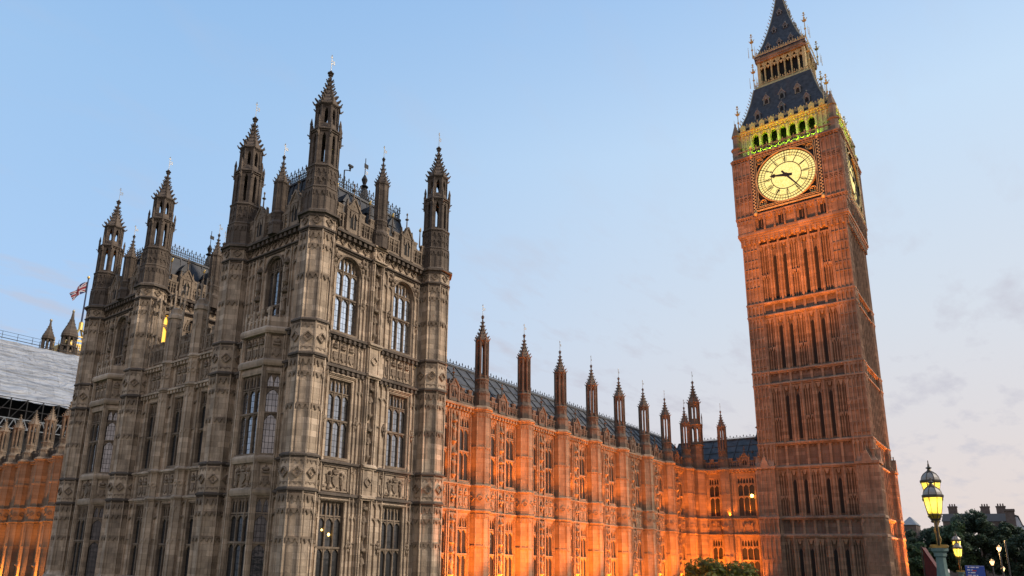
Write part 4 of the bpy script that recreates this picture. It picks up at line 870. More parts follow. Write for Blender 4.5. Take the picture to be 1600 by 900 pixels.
    for i in range(7):
        u = -4.025 + i * wa; w = wa - .28; p = arch_pts(w, 55.55, .9, 5); c = u + wa / 2
        for a, e in zip(p, p[1:]): b.prism([(c + a[0], a[1]), (c + e[0], e[1]), (c + e[0], 56.52), (c + a[0], 56.52)], BD - .4, BD + .02)
        o = arch_pts(w + .16, 55.6, 1.0, 5)
        for a, e in zip(o, o[1:]): b.bar((c + a[0], a[1]), (c + e[0], e[1]), .08, BD, BD + .12)
        b.heads(u + .1, u + wa - .1, 56.95, 2, .2, .05, BD, BD + .1)
    for s in (-1, 1):
        a0, a1 = (4.1, BD) if s > 0 else (-BD, -4.1)
        for k in range(4): u = a0 + (a1 - a0) * k / 3; b.box(u - .08, u + .08, BD - .05, BD + .14, 53.2, 57)
        b.heads(a0, a1, 56.6, 3, .4, .06, BD, BD + .1); b.heads(a0, a1, 55.0, 3, .3, .06, BD, BD + .1)
    b.string(-BD - .2, BD + .2, 57.2, .42, .5, .36, BD - .1)
    arcade = b.mesh('belfry arcade', 'gild')
    b = MB()
    for u in (0,): b.box(u - .34, u + .34, BD + .3, BD + .46, 57.25, 57.95); b.prism([(u - .22, 57.95), (u + .22, 57.95), (u, 58.25)], BD + .3, BD + .46); b.blob((u, BD + .44, 57.6), .2, .1, .24)
    shields = b.mesh('gilded shields', 'gold')
    # balustrade in front of the arcade
    b = MB(); b.T = Matrix.Translation((0, 0, -bz)); b.box(-CW + .3, CW - .3, CW - .3, CW + .05, 53.12, 53.3); b.box(-CW + .3, CW - .3, CW - .14, CW + .02, 53.98, 54.1)
    for i in range(12): u = -4.0 + (i + .5) * 8 / 12; b.bar((u - .3, 53.3), (u + .3, 54), .08, CW - .1, CW); b.bar((u - .3, 54), (u + .3, 53.3), .08, CW - .1, CW); b.diamond(u, 53.65, .14, .06, CW - .08, CW + .04)
    for i in range(13): u = -4.0 + i * 8 / 12; b.box(u - .05, u + .05, CW - .14, CW + .04, 53.3, 54.2); b.prism([(u - .08, 54.2), (u + .08, 54.2), (u, 54.5)], CW - .14, CW + .02)
    bal = b.mesh('balustrade', 'tower')
    b = MB(); b.T = Matrix.Translation((0, 0, -bz))
    for i in range(10): u = -3.9 + (i + .5) * .78; b.box(u - .2, u + .2, CW + .28, CW + .34, 52.88, 53.02); b.box(u - .07, u + .07, CW + .28, CW + .35, 52.75, 53.15)
    crosses = b.mesh('gilded crosses', 'gold')
    for f in FACES:
        o = part('clock_storey', stage, t, (0, 0, 0), ANG[f]); [part('opening', opening, o, (-4.3 + (i + .5) * w7 + .12, 0, -bz)) for i in (0, 2, 4, 6)]; [part('checker_pilaster', pil, o, (q * 4.03, 0, 0)) for q in (-1, 1)]; part('balustrade', bal, o); part('cross_frieze', crosses, o)
        ax, ay = {'E': (-1, 0), 'N': (0, -1), 'S': (0, 1), 'W': (1, 0)}[f]
        c = part('clock_face', dial, t, (ax * (fd + .04), ay * (fd + .04), cz - bz), ANG[f]); part('dial_frame', frame, c, (0, (fd + .04), -cz + bz)); part('gilded_surround', gilt, c, (0, (fd + .04), -cz + bz))
        part('dial_ironwork', rings, c); [part('numeral', me, c) for me in numer] if f in 'EN' else None
        h = part('hour_hand', hh, c); h.rotation_euler = (0, 2 * PI * hm / 12, 0); h = part('minute_hand', mh, c, (0, -.08, 0)); h.rotation_euler = (0, 2 * PI * mm / 60, 0)
        o = part('belfry', arcade, t, (0, 0, 0), ANG[f]); [part('shield', shields, o, (-4.9 + i * 9.8 / 8, 0, -bz)) for i in range(9)] if f in 'EN' else None
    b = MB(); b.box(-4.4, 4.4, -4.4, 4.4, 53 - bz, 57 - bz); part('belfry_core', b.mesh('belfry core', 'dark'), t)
    # roofs, lantern, spire
    def sq(prof): return [[(-r, -r, z - bz), (r, -r, z - bz), (r, r, z - bz), (-r, r, z - bz)] for r, z in prof]
    b = MB(); b.loft(sq([(5.75, 57.45), (5.85, 57.7), (5.45, 58.3), (4.72, 60.3), (4.15, 62.4), (3.7, 64.7), (3.4, 64.9)])); roof = part('roof', b.mesh('lower iron roof', 'slate'), t)
    prof = [(3.3, 69.95), (2.95, 70.6), (2.28, 72.4), (1.7, 74.4), (1.2, 76.4), (.75, 78.6), (.42, 80.6), (.27, 83), (.2, 85.5)]
    b = MB(); b.loft(sq(prof)); b.ngon([(.25, 85.4 - bz), (.5, 85.9 - bz), (.2, 86.4 - bz), (.14, 88 - bz), (.5, 88.3 - bz), (.12, 88.7 - bz), (.06, 91 - bz)], 8); sp = part('spire', b.mesh('iron spire', 'slate'), t)
    # seams and dormers
    def dormer(w, h):
        b = MB(); b.box(-w / 2, w / 2, -.9, .12, 0, h); b.prism([(-w / 2 - .12, h - .05), (w / 2 + .12, h - .05), (0, h + w * .95)], -1.0, .2); b.rod((0, .05, h + w * .8), (0, .05, h + w * 1.7), .05, 4); b.blob((0, .05, h + w * 1.5), .12, .12, .1, 5)
        for s in (-1, 1): b.box(s * w / 2 - .06, s * w / 2 + .06, .1, .26, -.05, h); b.bar((s * (w / 2 + .15), h - .1), (0, h + w), .12, .1, .28)
        b.mi = 1; b.prism([(-w * .32, .1), (w * .32, .1), (w * .32, h * .65), (0, h * 1.0), (-w * .32, h * .65)], .10, .14)
        return b.mesh('dormer', 'dormerm', 'dark')
    dm, ds = dormer(.62, .85), dormer(.42, .42)
    def rad(pr, z):
        for (r0, a), (r1, c) in zip(pr, pr[1:]):
            if a <= z <= c: return r0 + (r1 - r0) * (z - a) / (c - a)
    lowp = [(5.85, 57.7), (5.45, 58.3), (4.72, 60.3), (4.15, 62.4), (3.7, 64.7)]
    for f in FACES:
        A = ANG[f]; rot = Matrix.Rotation(A, 4, 'Z')
        def put(me, par, u, z, pr, dd=0.0):
            v = rot @ Vector((u, -(rad(pr, z) + dd), z - bz)); part('dormer', me, par, tuple(v), A)
        for u, z in ((-3.1, 58.9), (0, 58.9), (3.1, 58.9), (-2.0, 61.3), (0, 61.3), (2.0, 61.3)): put(dm, roof, u, z, lowp, -.12)
        for u, z in ((-1.5, 71.0), (0, 71.0), (1.5, 71.0), (-.75, 74.0), (.75, 74.0), (0, 77.2)): put(ds, sp, u, z, prof, -.1)
        r = rot @ Vector((0, -5.7, 57.95 - bz)); part('cresting', cresting_mesh(11.0, .55, .34, 'gild'), roof, tuple(r), A)
        r = rot @ Vector((0, -3.45, 70.0 - bz)); part('cresting', cresting_mesh(6.8, .5, .3, 'gild'), sp, tuple(r), A)
    # crockets up the four hips
    for pr, n, own in ((lowp, 14, roof), (prof, 26, sp)):
        for sx in (-1, 1):
            for sy in (-1, 1):
                b = MB(); za, zb = pr[0][1] + .2, pr[-1][1] - .1
                for k in range(n): z = za + (zb - za) * k / n; q = rad(pr, z) + .1; b.rod((sx * q, sy * q, z - bz), (sx * (q + .16), sy * (q + .16), z + .24 - bz), .09, 4, .04)
                for (r0, a), (r1, c) in zip(pr, pr[1:]): b.rod((sx * r0, sy * r0, a - bz), (sx * r1, sy * r1, c - bz), .08, 5)
                part('hip_crest', b.mesh('hip crest', 'palegilt'), own)
    # lantern stage
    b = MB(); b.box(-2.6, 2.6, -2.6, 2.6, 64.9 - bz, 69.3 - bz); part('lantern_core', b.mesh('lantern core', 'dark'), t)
    b = MB(); b.T = Matrix.Translation((0, 0, -bz)); LD = 3.05; wl = 2 * LD / 7
    b.box(-3.5, 3.5, 2.4, 3.55, 64.75, 65.0)
    for i in range(8): u = -LD + i * wl; b.box(u - .09, u + .09, LD - .3, LD, 65, 69.1); b.rod((u, LD + .05, 65), (u, LD + .05, 69), .06, 5)
    for i in range(7):
        u = -LD + i * wl; b.heads(u + .07, u + wl - .07, 69.0, 1, 1.0, .07, LD - .2, LD - .05); b.heads(u + .07, u + wl - .07, 68.3, 2, .35, .05, LD - .2, LD - .08)
        b.box(u, u + wl, LD - .2, LD - .05, 68.28, 68.38)
    lan = b.mesh('lantern arcade', 'gild')
    b = MB(); b.T = Matrix.Translation((0, 0, -bz)); b.string(-3.35, 3.35, 69.5, .35, .55, .4, 3.0); b.box(-3.3, 3.3, 2.6, 3.25, 69.1, 69.9); 
    for i in range(8): u = -2.9 + i * 5.8 / 7; b.blob((u, 3.32, 69.5), .17, .1, .2)
    cor = b.mesh('lantern cornice', 'tower')
    for f in FACES: o = part('lantern', lan, t, (0, 0, 0), ANG[f]); part('cornice', cor, o); v = Matrix.Rotation(ANG[f], 4, 'Z') @ Vector((0, -3.5, 65.0 - bz)); part('railing', cresting_mesh(7.0, .75, .3, 'gild'), t, tuple(v), ANG[f])
    # corner pinnacles and iron finials
    b = MB(); b.ngon([(.55, 0), (.55, 1.5), (.7, 1.55), (.7, 1.75), (.42, 1.9), (.42, 3.6), (.55, 3.65), (.5, 3.85), (.06, 5.6)], 8)
    for i in range(8):
        a = i * PI / 4; [b.blob((.36 * (1 - k * .25) * math.sin(a), .36 * (1 - k * .25) * math.cos(a), 4.1 + k * .45), .08, .08, .1, 4) for k in range(3)]
    b.blob((0, 0, 5.6), .14, .14, .2); pin = b.mesh('corner pinnacle', 'tower')
    b = MB(); b.rod((0, 0, 0), (0, 0, 3.9), .07, 5, .04); 
    for z, r in ((1.4, .16), (2.7, .3), (3.1, .14), (3.9, .14)): b.blob((0, 0, z), r, r, .16)
    for a in range(4): b.rod((0, 0, 2.6), (.38 * math.cos(a * PI / 2), .38 * math.sin(a * PI / 2), 3.0), .045, 4); b.rod((0, 0, 3.5), (.2 * math.cos(a * PI / 2), .2 * math.sin(a * PI / 2), 3.6), .04, 4)
    b.rod((.42, .42, 0), (.42, .42, 1.7), .05, 4, .02); b.rod((-.42, .42, 0), (-.42, .42, 1.5), .05, 4, .02); b.rod((-.42, -.42, 0), (-.42, -.42, 1.7), .05, 4, .02); fin = b.mesh('iron finial', 'gild')
    fb = MB()
    for sx in (-1, 1):
        for sy in (-1, 1):
            part('corner_pinnacle', pin, t, (sx * (CW - .55), sy * (CW - .55), 53.2 - bz)); part('roof_finial', fin, t, (sx * 5.6, sy * 5.6, 57.8 - bz)); part('roof_finial', fin, t, (sx * 3.5, sy * 3.5, 69.9 - bz)); part('roof_finial', fin, t, (sx * 3.6, sy * 3.6, 64.9 - bz))
    return t
clock_tower()

# ------------------------------------------------------------------ ground, bridge, green
M['asphalt'] = simple('asphalt', (.05, .05, .052), .9, 0, .3, 2, .2)
M['lawn'] = simple('lawn', (.05, .075, .03), .95, 0, .35, 3, .3)
M['pave'] = simple('pavement', (.22, .21, .19), .9, 0, .2, 2)
M['granite'] = simple('bridge parapet green paint', (.10, .16, .13), .55, 0, .15, 5)
def sheet(name, m, x0, x1, y0, y1, z, h=None):
    b = MB(); b.box(x0, x1, -y1, -y0, z - (h or .3), z); solo(name, b.mesh(name, m), None, None, kind='structure')
sheet('ground', 'lawn', -60, 1500, -900, 1500, ZG, .5); sheet('bridge_deck', 'asphalt', -120, 40, -46, -31.2, -1.75, .8); sheet('pavement', 'pave', -120, 40, -31.2, -28.0, -1.62, .9); sheet('road', 'asphalt', 40, 420, -60, -26, -2.6, 3.4)
M['water'] = simple('river water', (.03, .04, .045), .12, 0, .2, .3, .4); sheet('water', 'water', -900, -60.2, -900, 900, -8.2)

# ------------------------------------------------------------------ bridge lamps
M['lampglass'], nt, bs, N, L = mat('amber lamp panes'); tr = N('ShaderNodeBsdfTranslucent'); tr.inputs[0].default_value = (.95, .80, .22, 1); tp = N('ShaderNodeBsdfTransparent'); tp.inputs[0].default_value = (1, .86, .4, 1); ms = N('ShaderNodeMixShader'); ms.inputs[0].default_value = .12
L(tr.outputs[0], ms.inputs[1]); L(tp.outputs[0], ms.inputs[2]); L(ms.outputs[0], nt.nodes['Material Output'].inputs[0])
M['mantle'] = emit('gas mantle', (1, .9, .5), 5)
M['teal'] = simple('bridge lamp green paint', (.10, .17, .155), .5, .1, .2, 6); M['bronze'] = simple('dark bronze', (.085, .07, .05), .45, .6, .2, 5); M['domeg'] = simple('frosted dome glass', (.30, .27, .23), .3, 0, .2, 4)
def bridge_lamp(x, y, zt, label, k, turn=.1):
    """zt: height of the dome foot of the middle lantern"""
    t = thing('bridge_lamp', label, 'street lamp', (x, y, zt - 4.3), 'ornate lamps along the bridge'); Z = 4.3; t.rotation_euler = (0, 0, turn)
    b = MB(); b.ngon([(.42, -.1), (.42, .35), (.30, .5), (.22, .8), (.17, 1.3), (.135, 1.75), (.125, 2.05), (.16, 2.08), (.16, 2.18), (.22, 2.24), (.22, 2.32)], 8)
    part('post', b.mesh('cast post', 'teal'), t)
    b = MB(); b.box(-.19, .19, -.19, .19, 2.32, 2.42); [b.blob((u, d, 2.37), .04, .04, .05, 5) for u in (-.16, -.05, .05, .16) for d in (-.2, .2)]; part('capital', b.mesh('gilt capital', 'oldgold'), t)
    b = MB()
    for i in range(26): a = i * .55; b.blob((.05 * math.cos(a), .05 * math.sin(a), 2.45 + i * .045), .04, .04, .05, 5)
    b.ngon([(.05, 2.4), (.06, 3.75)], 8); b.ngon([(.14, 3.62), (.2, 3.7), (.16, 3.78)], 8); part('stem', b.mesh('twisted stem', 'oldgold'), t)
    b = MB()
    for s in (-1, 1):
        p = [(0, 2.5), (.25 * s, 2.42), (.5 * s, 2.55), (.6 * s, 2.9), (.6 * s, 3.12)]
        for a, c in zip(p, p[1:]): b.rod((a[0], 0, a[1]), (c[0], 0, c[1]), .035, 6)
    part('bracket', b.mesh('scroll bracket', 'bronze'), t)
    for i, (dx, dz) in enumerate(((0, 0), (-.6, -.5), (.6, -.5))):
        o = MB(); r = .255
        o.ngon([(r * 1.04, -.03), (r * 1.08, 0), (r * 1.08, .04), (r * .98, .06)], 8); o.ngon([(.11, .30), (.06, .34), (.04, .40), (.085, .43), (.03, .47), (.02, .56)], 8)
        for q in range(8):
            a = PI / 8 + q * PI / 4; C = lambda rr, z: (rr * math.sin(a), rr * math.cos(a), z)
            dome = [(r, .05), (r * .93, .14), (r * .68, .24), (r * .34, .31)]; [o.rod(C(*u_), C(*v_), .016, 4) for u_, v_ in zip(dome, dome[1:])]
            o.rod(C(r * 1.03, 0), C(.175, -.52), .013, 4); o.rod(C(.175, -.52), C(.09, -.66), .013, 4)
        o.ngon([(.185, -.535), (.19, -.52), (.185, -.505)], 8); o.ngon([(.10, -.70), (.13, -.66), (.05, -.63)], 8)
        if i == 0: o.box(-.012, .012, -.012, .012, .5, .66); o.box(-.06, .06, -.012, .012, .56, .6)
        la = part('lantern', o.mesh('lantern frame', 'bronze'), t, (dx, 0, Z + dz))
        g = MB(); g.ngon([(.165, -.52), (r * .98, -.01)], 8); g.ngon([(.08, -.655), (.16, -.53)], 8); part('lantern_glass', g.mesh('lantern panes', 'lampglass'), la)
        d = MB(); d.ngon([(r * .96, .05), (r * .9, .13), (r * .65, .23), (r * .3, .305), (.03, .31)], 8); part('dome', d.mesh('lantern dome', 'domeg'), la)
        ld = bpy.data.lights.new('lamp_light', 'POINT'); ld.energy = 44; ld.color = (1, .80, .34); ld.shadow_soft_size = .06; lo = bpy.data.objects.new('lamp_light', ld); COL.objects.link(lo); lo.parent = la; lo.location = (0, 0, -.2); q = MB(); q.blob((0, 0, -.2), .05, .05, .09, 8); part('mantle', q.mesh('gas mantle', 'mantle'), la)
bridge_lamp(.55, -30.35, 2.58, 'nearest ornate green and gold lamp with lit lanterns on the bridge', 1)
bridge_lamp(31.5, -28.5, 1.80, 'smaller lit ornate lamp farther along the bridge behind the first', 2)
b = MB(); b.box(-120, 40, 29.75, 30.15, -1.62, -.75); b.box(-120, 40, 29.68, 30.22, -.75, -.62)
for i in range(200): b.box(-119.5 + i * .8, -119.3 + i * .8, 29.7, 30.2, -1.6, -.76)
solo('bridge_parapet', b.mesh('parapet', 'granite'), 'low green painted iron parapet running along the bridge', 'parapet')

# ------------------------------------------------------------------ street lamps, pole, sign, canopy
M['sodium'] = emit('sodium lamp', (1, .55, .2), 3); M['dkpost'] = simple('dark post paint', (.03, .03, .032), .5)
def street_lamp(x, y, z, h, label):
    t = thing('street_lamp', label, 'street lamp', (x, y, z - h), 'street lamps beyond the bridge'); b = MB(); b.ngon([(.16, 0), (.16, .6), (.09, .8), (.07, h - .35), (.12, h - .3)], 8); part('post', b.mesh('lamp post', 'dkpost'), t)
    b = MB(); b.ngon([(.08, h - .22), (.20, h + .12), (.16, h + .18)], 8); part('lamp_glass', b.mesh('lamp bowl', 'sodium'), t); b = MB(); b.ngon([(.23, h + .17), (.18, h + .26), (.06, h + .34), (.03, h + .46)], 8); part('cap', b.mesh('lamp cap', 'dkpost'), t)
    l = bpy.data.lights.new('lamp_light', 'POINT'); l.energy = 260; l.color = (1, .6, .25); l.shadow_soft_size = .3; o = bpy.data.objects.new('lamp_light', l); COL.objects.link(o); o.parent = t; o.location = (0, 0, h + .9)
street_lamp(64.58, -29.49, 2.05, 4.6, 'tallest of three small orange street lamps by the black pole')
street_lamp(64.55, -28.75, .68, 3.3, 'leftmost small orange street lamp above the blue sign')
street_lamp(84.6, -28.85, .1, 2.8, 'lowest of the three small orange street lamps')
b = MB(); b.ngon([(.09, 0), (.07, 6.4), (.05, 6.5)], 8); b.ngon([(.13, 0), (.13, .7), (.1, .8)], 8); solo('traffic_pole', b.mesh('pole', 'dkpost'), 'tall plain black pole at the far right beside the street lamps', 'pole', (64.6, -30.05, -3.6))
def sign():
    t = thing('road_sign', 'blue road direction sign with white lettering behind the second lamp', 'sign', (50.5, -28.12, -2.6)); M['blue'] = simple('blue sign face', (.02, .075, .36), .4); M['white'] = simple('white letters', (.7, .72, .75), .5); M['redp'] = simple('red panel', (.45, .05, .05), .5)
    w, h, z = 1.35, .98, 1.95; b = MB(); b.box(-w / 2, w / 2, 0, .05, z, z + h); bo = part('board', b.mesh('sign board', 'blue'), t, (0, 0, 0), ANG['E'])
    b = MB()
    for s in (-1, 1): b.rod((s * .5, -.05, 0), (s * .5, -.05, z + h), .05, 6)
    part('post', b.mesh('sign posts', 'dkpost'), t, (0, 0, 0), ANG['E'])
    b = MB()
    for row, (x0, runs) in enumerate([(-.5, (.14, .3, .2)), (-.55, (.22, .12)), (-.5, (.1, .34)), (-.55, (.3, .18, .1))]):
        x = x0
        for r in runs: b.box(x, x + r, .05, .058, z + h - .2 - row * .22, z + h - .11 - row * .22); x += r + .07
    b.box(-w / 2 + .03, w / 2 - .03, .05, .056, z + h - .05, z + h - .03); b.box(-w / 2 + .03, w / 2 - .03, .05, .056, z + .03, z + .05); part('lettering', b.mesh('sign lettering', 'white'), bo)
    b = MB(); b.box(-.2, .1, .05, .06, z + .5, z + .6); b.box(-.55, -.2, .05, .06, z + .06, z + .14); part('red_panel', b.mesh('red panel', 'redp'), bo)
sign()
M['red'] = simple('dark red canvas', (.075, .008, .008), .8, 0, .25, 3, .3)
def canopy():
    t = thing('canopy', 'dark red canvas canopy sloping down to the right behind the bridge lamp', 'canopy', (34.3, -26.25, -2.7)); b = MB(); b.T = RE
    b.loft([[(0, 0, 4.13), (1.55, 0, 1.0), (1.5, 0, .96), (0, 0, 3.95)], [(0, -2.2, 4.13), (1.55, -2.2, 1.0), (1.5, -2.2, .96), (0, -2.2, 3.95)]]); b.prism([(.02, .3), (1.42, .3), (1.45, 1.0), (.02, 3.98)], -.04, 0); part('canvas', b.mesh('canvas', 'red'), t)
    for d in (-2.15, -.05):
        b = MB(); b.T = RE; b.rod((-.05, d, 0), (-.05, d, 4.2), .04, 6); part('pole', b.mesh('canopy pole', 'dkpost'), t)
    b = MB(); b.T = RE; b.rod((0, .05, 4.18), (2.6, .05, .3), .012, 4); part('guy_rope', b.mesh('guy rope', 'pave'), t)
canopy()

# ------------------------------------------------------------------ trees
def leafmat(name, c, var):
    m, nt, b, N, L = mat(name); gi = N('ShaderNodeNewGeometry'); r = N('ShaderNodeValToRGB'); L(gi.outputs['Random Per Island'], r.inputs[0])
    r.color_ramp.elements[0].color = (*[x * (1 - var) for x in c], 1); r.color_ramp.elements[1].color = (*[x * (1 + var) for x in c], 1); L(r.outputs[0], b.inputs['Base Color']); b.inputs['Roughness'].default_value = .7
    tr = N('ShaderNodeBsdfTranslucent'); L(r.outputs[0], tr.inputs[0]); ms = N('ShaderNodeMixShader'); ms.inputs[0].default_value = .3; L(b.outputs[0], ms.inputs[1]); L(tr.outputs[0], ms.inputs[2]); L(ms.outputs[0], nt.nodes['Material Output'].inputs[0]); return m
M['leaf_dark'] = leafmat('dark leaves', (.042, .066, .034), .5); M['leaf_mid'] = leafmat('green leaves', (.058, .092, .034), .5); M['leaf_gold'] = leafmat('yellow green leaves', (.115, .125, .02), .6); M['bark'] = simple('bark', (.05, .04, .03), .9, 0, .3, 8, .4)  # gold leaves carry the yellow floodlight on the bush in their colour
def tree(label, x, y, z, h, rad, leaf, n, seed, size=.28, group='trees beyond the bridge'):
    rnd = random.Random(seed); t = thing('tree', label, 'tree', (x, y, z), group); b = MB(); th = h * .45
    b.rod((0, 0, 0), (.1, .1, th), rad * .09, 8, rad * .055); tips = []
    for i in range(9):
        a = i * 2.4 + rnd.random(); r = rad * rnd.uniform(.35, .75); e = (r * math.cos(a), r * math.sin(a), h * rnd.uniform(.55, .88)); b.rod((.05, .05, th * rnd.uniform(.6, 1)), e, rad * .035, 5, rad * .01); tips.append(e)
    b.T = Matrix.Identity(4); part('trunk', b.mesh('trunk', 'bark'), t)
    c = MB(); cl = []
    for i in range(40):
        a, u = rnd.uniform(0, 2 * PI), rnd.uniform(-.9, 1); r = rad * math.sqrt(max(.05, 1 - u * u)) * rnd.uniform(.3, 1.02); cl.append((r * math.cos(a), r * math.sin(a), h * .62 + u * h * .33, rad * rnd.uniform(.13, .33)))
    for k in range(n):
        cx, cy, cz_, cr = cl[k % len(cl)]; v = Vector((rnd.gauss(0, 1), rnd.gauss(0, 1), rnd.gauss(0, .8))); v = v.normalized() * cr * rnd.uniform(.35, 1.08) ** .6; p = Vector((cx, cy, cz_)) + v
        s = size * rnd.uniform(.6, 1.3); a_ = Vector((rnd.gauss(0, 1), rnd.gauss(0, 1), rnd.gauss(0, 1))).normalized() * s; b_ = a_.orthogonal().normalized() * s * .55
        i = [c.p(q.x, -q.y, q.z) for q in (p - a_, p + b_, p + a_, p - b_)]; c.face(*i)
    me = bpy.data.meshes.new('crown'); me.from_pydata(c.v, [], c.f); me.materials.append(M[leaf]); part('crown', me, t)
tree('bushy green tree lit yellow from below in front of the wing', 48.4, -6.6, ZG, 6.3, 4.2, 'leaf_gold', 9000, 1, .22, None)
TR = [(116, -13.9, 9.2, 3.2, 'leaf_dark', 'low dark tree touching the clock tower base'), (112, -16.0, 7.6, 2.8, 'leaf_mid', 'greener low tree just right of the clock tower base'), (119, -15.6, 10.3, 3.5, 'leaf_dark', 'dark tree immediately right of the clock tower base'), (121, -19.2, 11.0, 3.0, 'leaf_dark', 'dark tree behind the nearest bridge lamp'), (114, -17.6, 7.9, 2.6, 'leaf_mid', 'lighter green low tree above the red canopy'),
      (120, -25.0, 13.3, 4.0, 'leaf_dark', 'largest dark tree crown right of the nearest bridge lamp'), (118, -31.2, 9.6, 3.3, 'leaf_dark', 'dark tree at the right edge below the white gable'), (118, -22.0, 11.4, 3.2, 'leaf_mid', 'rounded green tree behind the smaller bridge lamp'), (122, -28.6, 11.6, 3.4, 'leaf_dark', 'dark tree behind the orange street lamps')]
for i, (x, y, h, r, lf, lb) in enumerate(TR): tree(lb, x, y, -4.0, h, r, lf, 15000, 20 + i, .22)

# ------------------------------------------------------------------ houses behind the trees
M['brick'] = simple('brown brick', (.13, .095, .08), .9, 0, .25, 2); M['render'] = simple('white render', (.62, .63, .65), .85, 0, .08, 2); M['rslate'] = simple('house slates', (.032, .033, .037), .85, 0, .25, 4)
def house(x, y, w, dp, hh, label, wm='brick', chim=()):
    t = thing('house', label, 'building', (x, y, -4), 'buildings behind the trees'); b = MB(); b.T = RE; b.box(-w / 2, w / 2, -dp, 0, 0, hh); part('wall', b.mesh('house wall', wm), t)
    b = MB(); b.T = RE; b.loft([[(-w / 2 - .2, .2, hh), (w / 2 + .2, .2, hh), (w / 2 + .2, -dp - .2, hh), (-w / 2 - .2, -dp - .2, hh)], [(-w / 2, -dp * .3, hh + 2.0), (w / 2, -dp * .3, hh + 2.0), (w / 2, -dp * .7, hh + 2.0), (-w / 2, -dp * .7, hh + 2.0)]]); rf = part('roof', b.mesh('house roof', 'rslate'), t)
    for u in chim: b = MB(); b.T = RE; b.box(u - .9, u + .9, -dp * .5 - .6, -dp * .5 + .6, hh, hh + 3.6); b.box(u - 1, u + 1, -dp * .5 - .7, -dp * .5 + .7, hh + 3.6, hh + 3.9); [b.ngon([(.16, hh + 3.9), (.13, hh + 4.5)], 8, u + s, -dp * .5) for s in (-.5, 0, .5)]; part('chimney', b.mesh('chimney', wm), rf)
    n = int(w / 2.6)
    for i in range(n):
        for z in range(1, int(hh / 3.2)): b = MB(); b.T = RE; u = -w / 2 + (i + .5) * w / n; b.box(u - .5, u + .5, 0, .06, z * 3.2, z * 3.2 + 1.7); part('window', CACHE.setdefault(('hw', id(t), i, z), b.mesh('house window', 'glass_dark')), t)
house(184, -17.6, 5.2, 10, 15.2, 'brown brick house with chimney behind the nearest bridge lamp', 'brick', (-.6,))
house(186, -24.6, 6.2, 10, 15.2, 'dark brick terrace with several chimneys above the large tree', 'brick', (-1.2, 1.9))
def gable():
    t = thing('house', 'white gabled house end with tall dark chimney at the far right', 'building', (184, -29.1, -4), 'buildings behind the trees'); b = MB(); b.T = RE
    b.prism([(0, 0), (3.4, 0), (3.4, 12.0), (1.0, 14.0), (.45, 16.0), (0, 16.3)], -9, 0); part('wall', b.mesh('gable wall', 'render'), t)
    b = MB(); b.T = RE; b.box(.02, 3.5, .0, .25, 11.9, 12.2); b.prism([(3.5, 12.0), (1.02, 14.02), (.47, 16.0), (0, 16.32), (0, 16.6), (.65, 16.3), (1.2, 14.2), (3.6, 12.25)], -9.1, .2); rf = part('roof', b.mesh('gable roof', 'rslate'), t)
    b = MB(); b.T = RE; b.box(-1.75, -.02, -2, .3, 0, 17.4); b.box(-1.9, .1, -2.2, .5, 17.4, 17.9); part('chimney', b.mesh('chimney', 'brick'), rf)
gable()
b = MB(); b.T = RE; b.box(-1.5, 1.5, -8, 0, 0, 14.4); b.mi = 1; b.loft([[(-1.7, .3, 14.4), (1.7, .3, 14.4), (1.7, -8.3, 14.4), (-1.7, -8.3, 14.4)], [(-.12, -3, 16.5), (.12, -3, 16.5), (.12, -5, 16.5), (-.12, -5, 16.5)]])
M['paleroof'] = simple('pale lead roof', (.17, .19, .21), .7, 0, .15, 2)
t = thing('pavilion', 'small pale lead hipped roof just right of the clock tower', 'building', (183, -8.0, -4), 'buildings behind the trees'); part('wall', b.mesh('pavilion', 'brick', 'paleroof'), t)

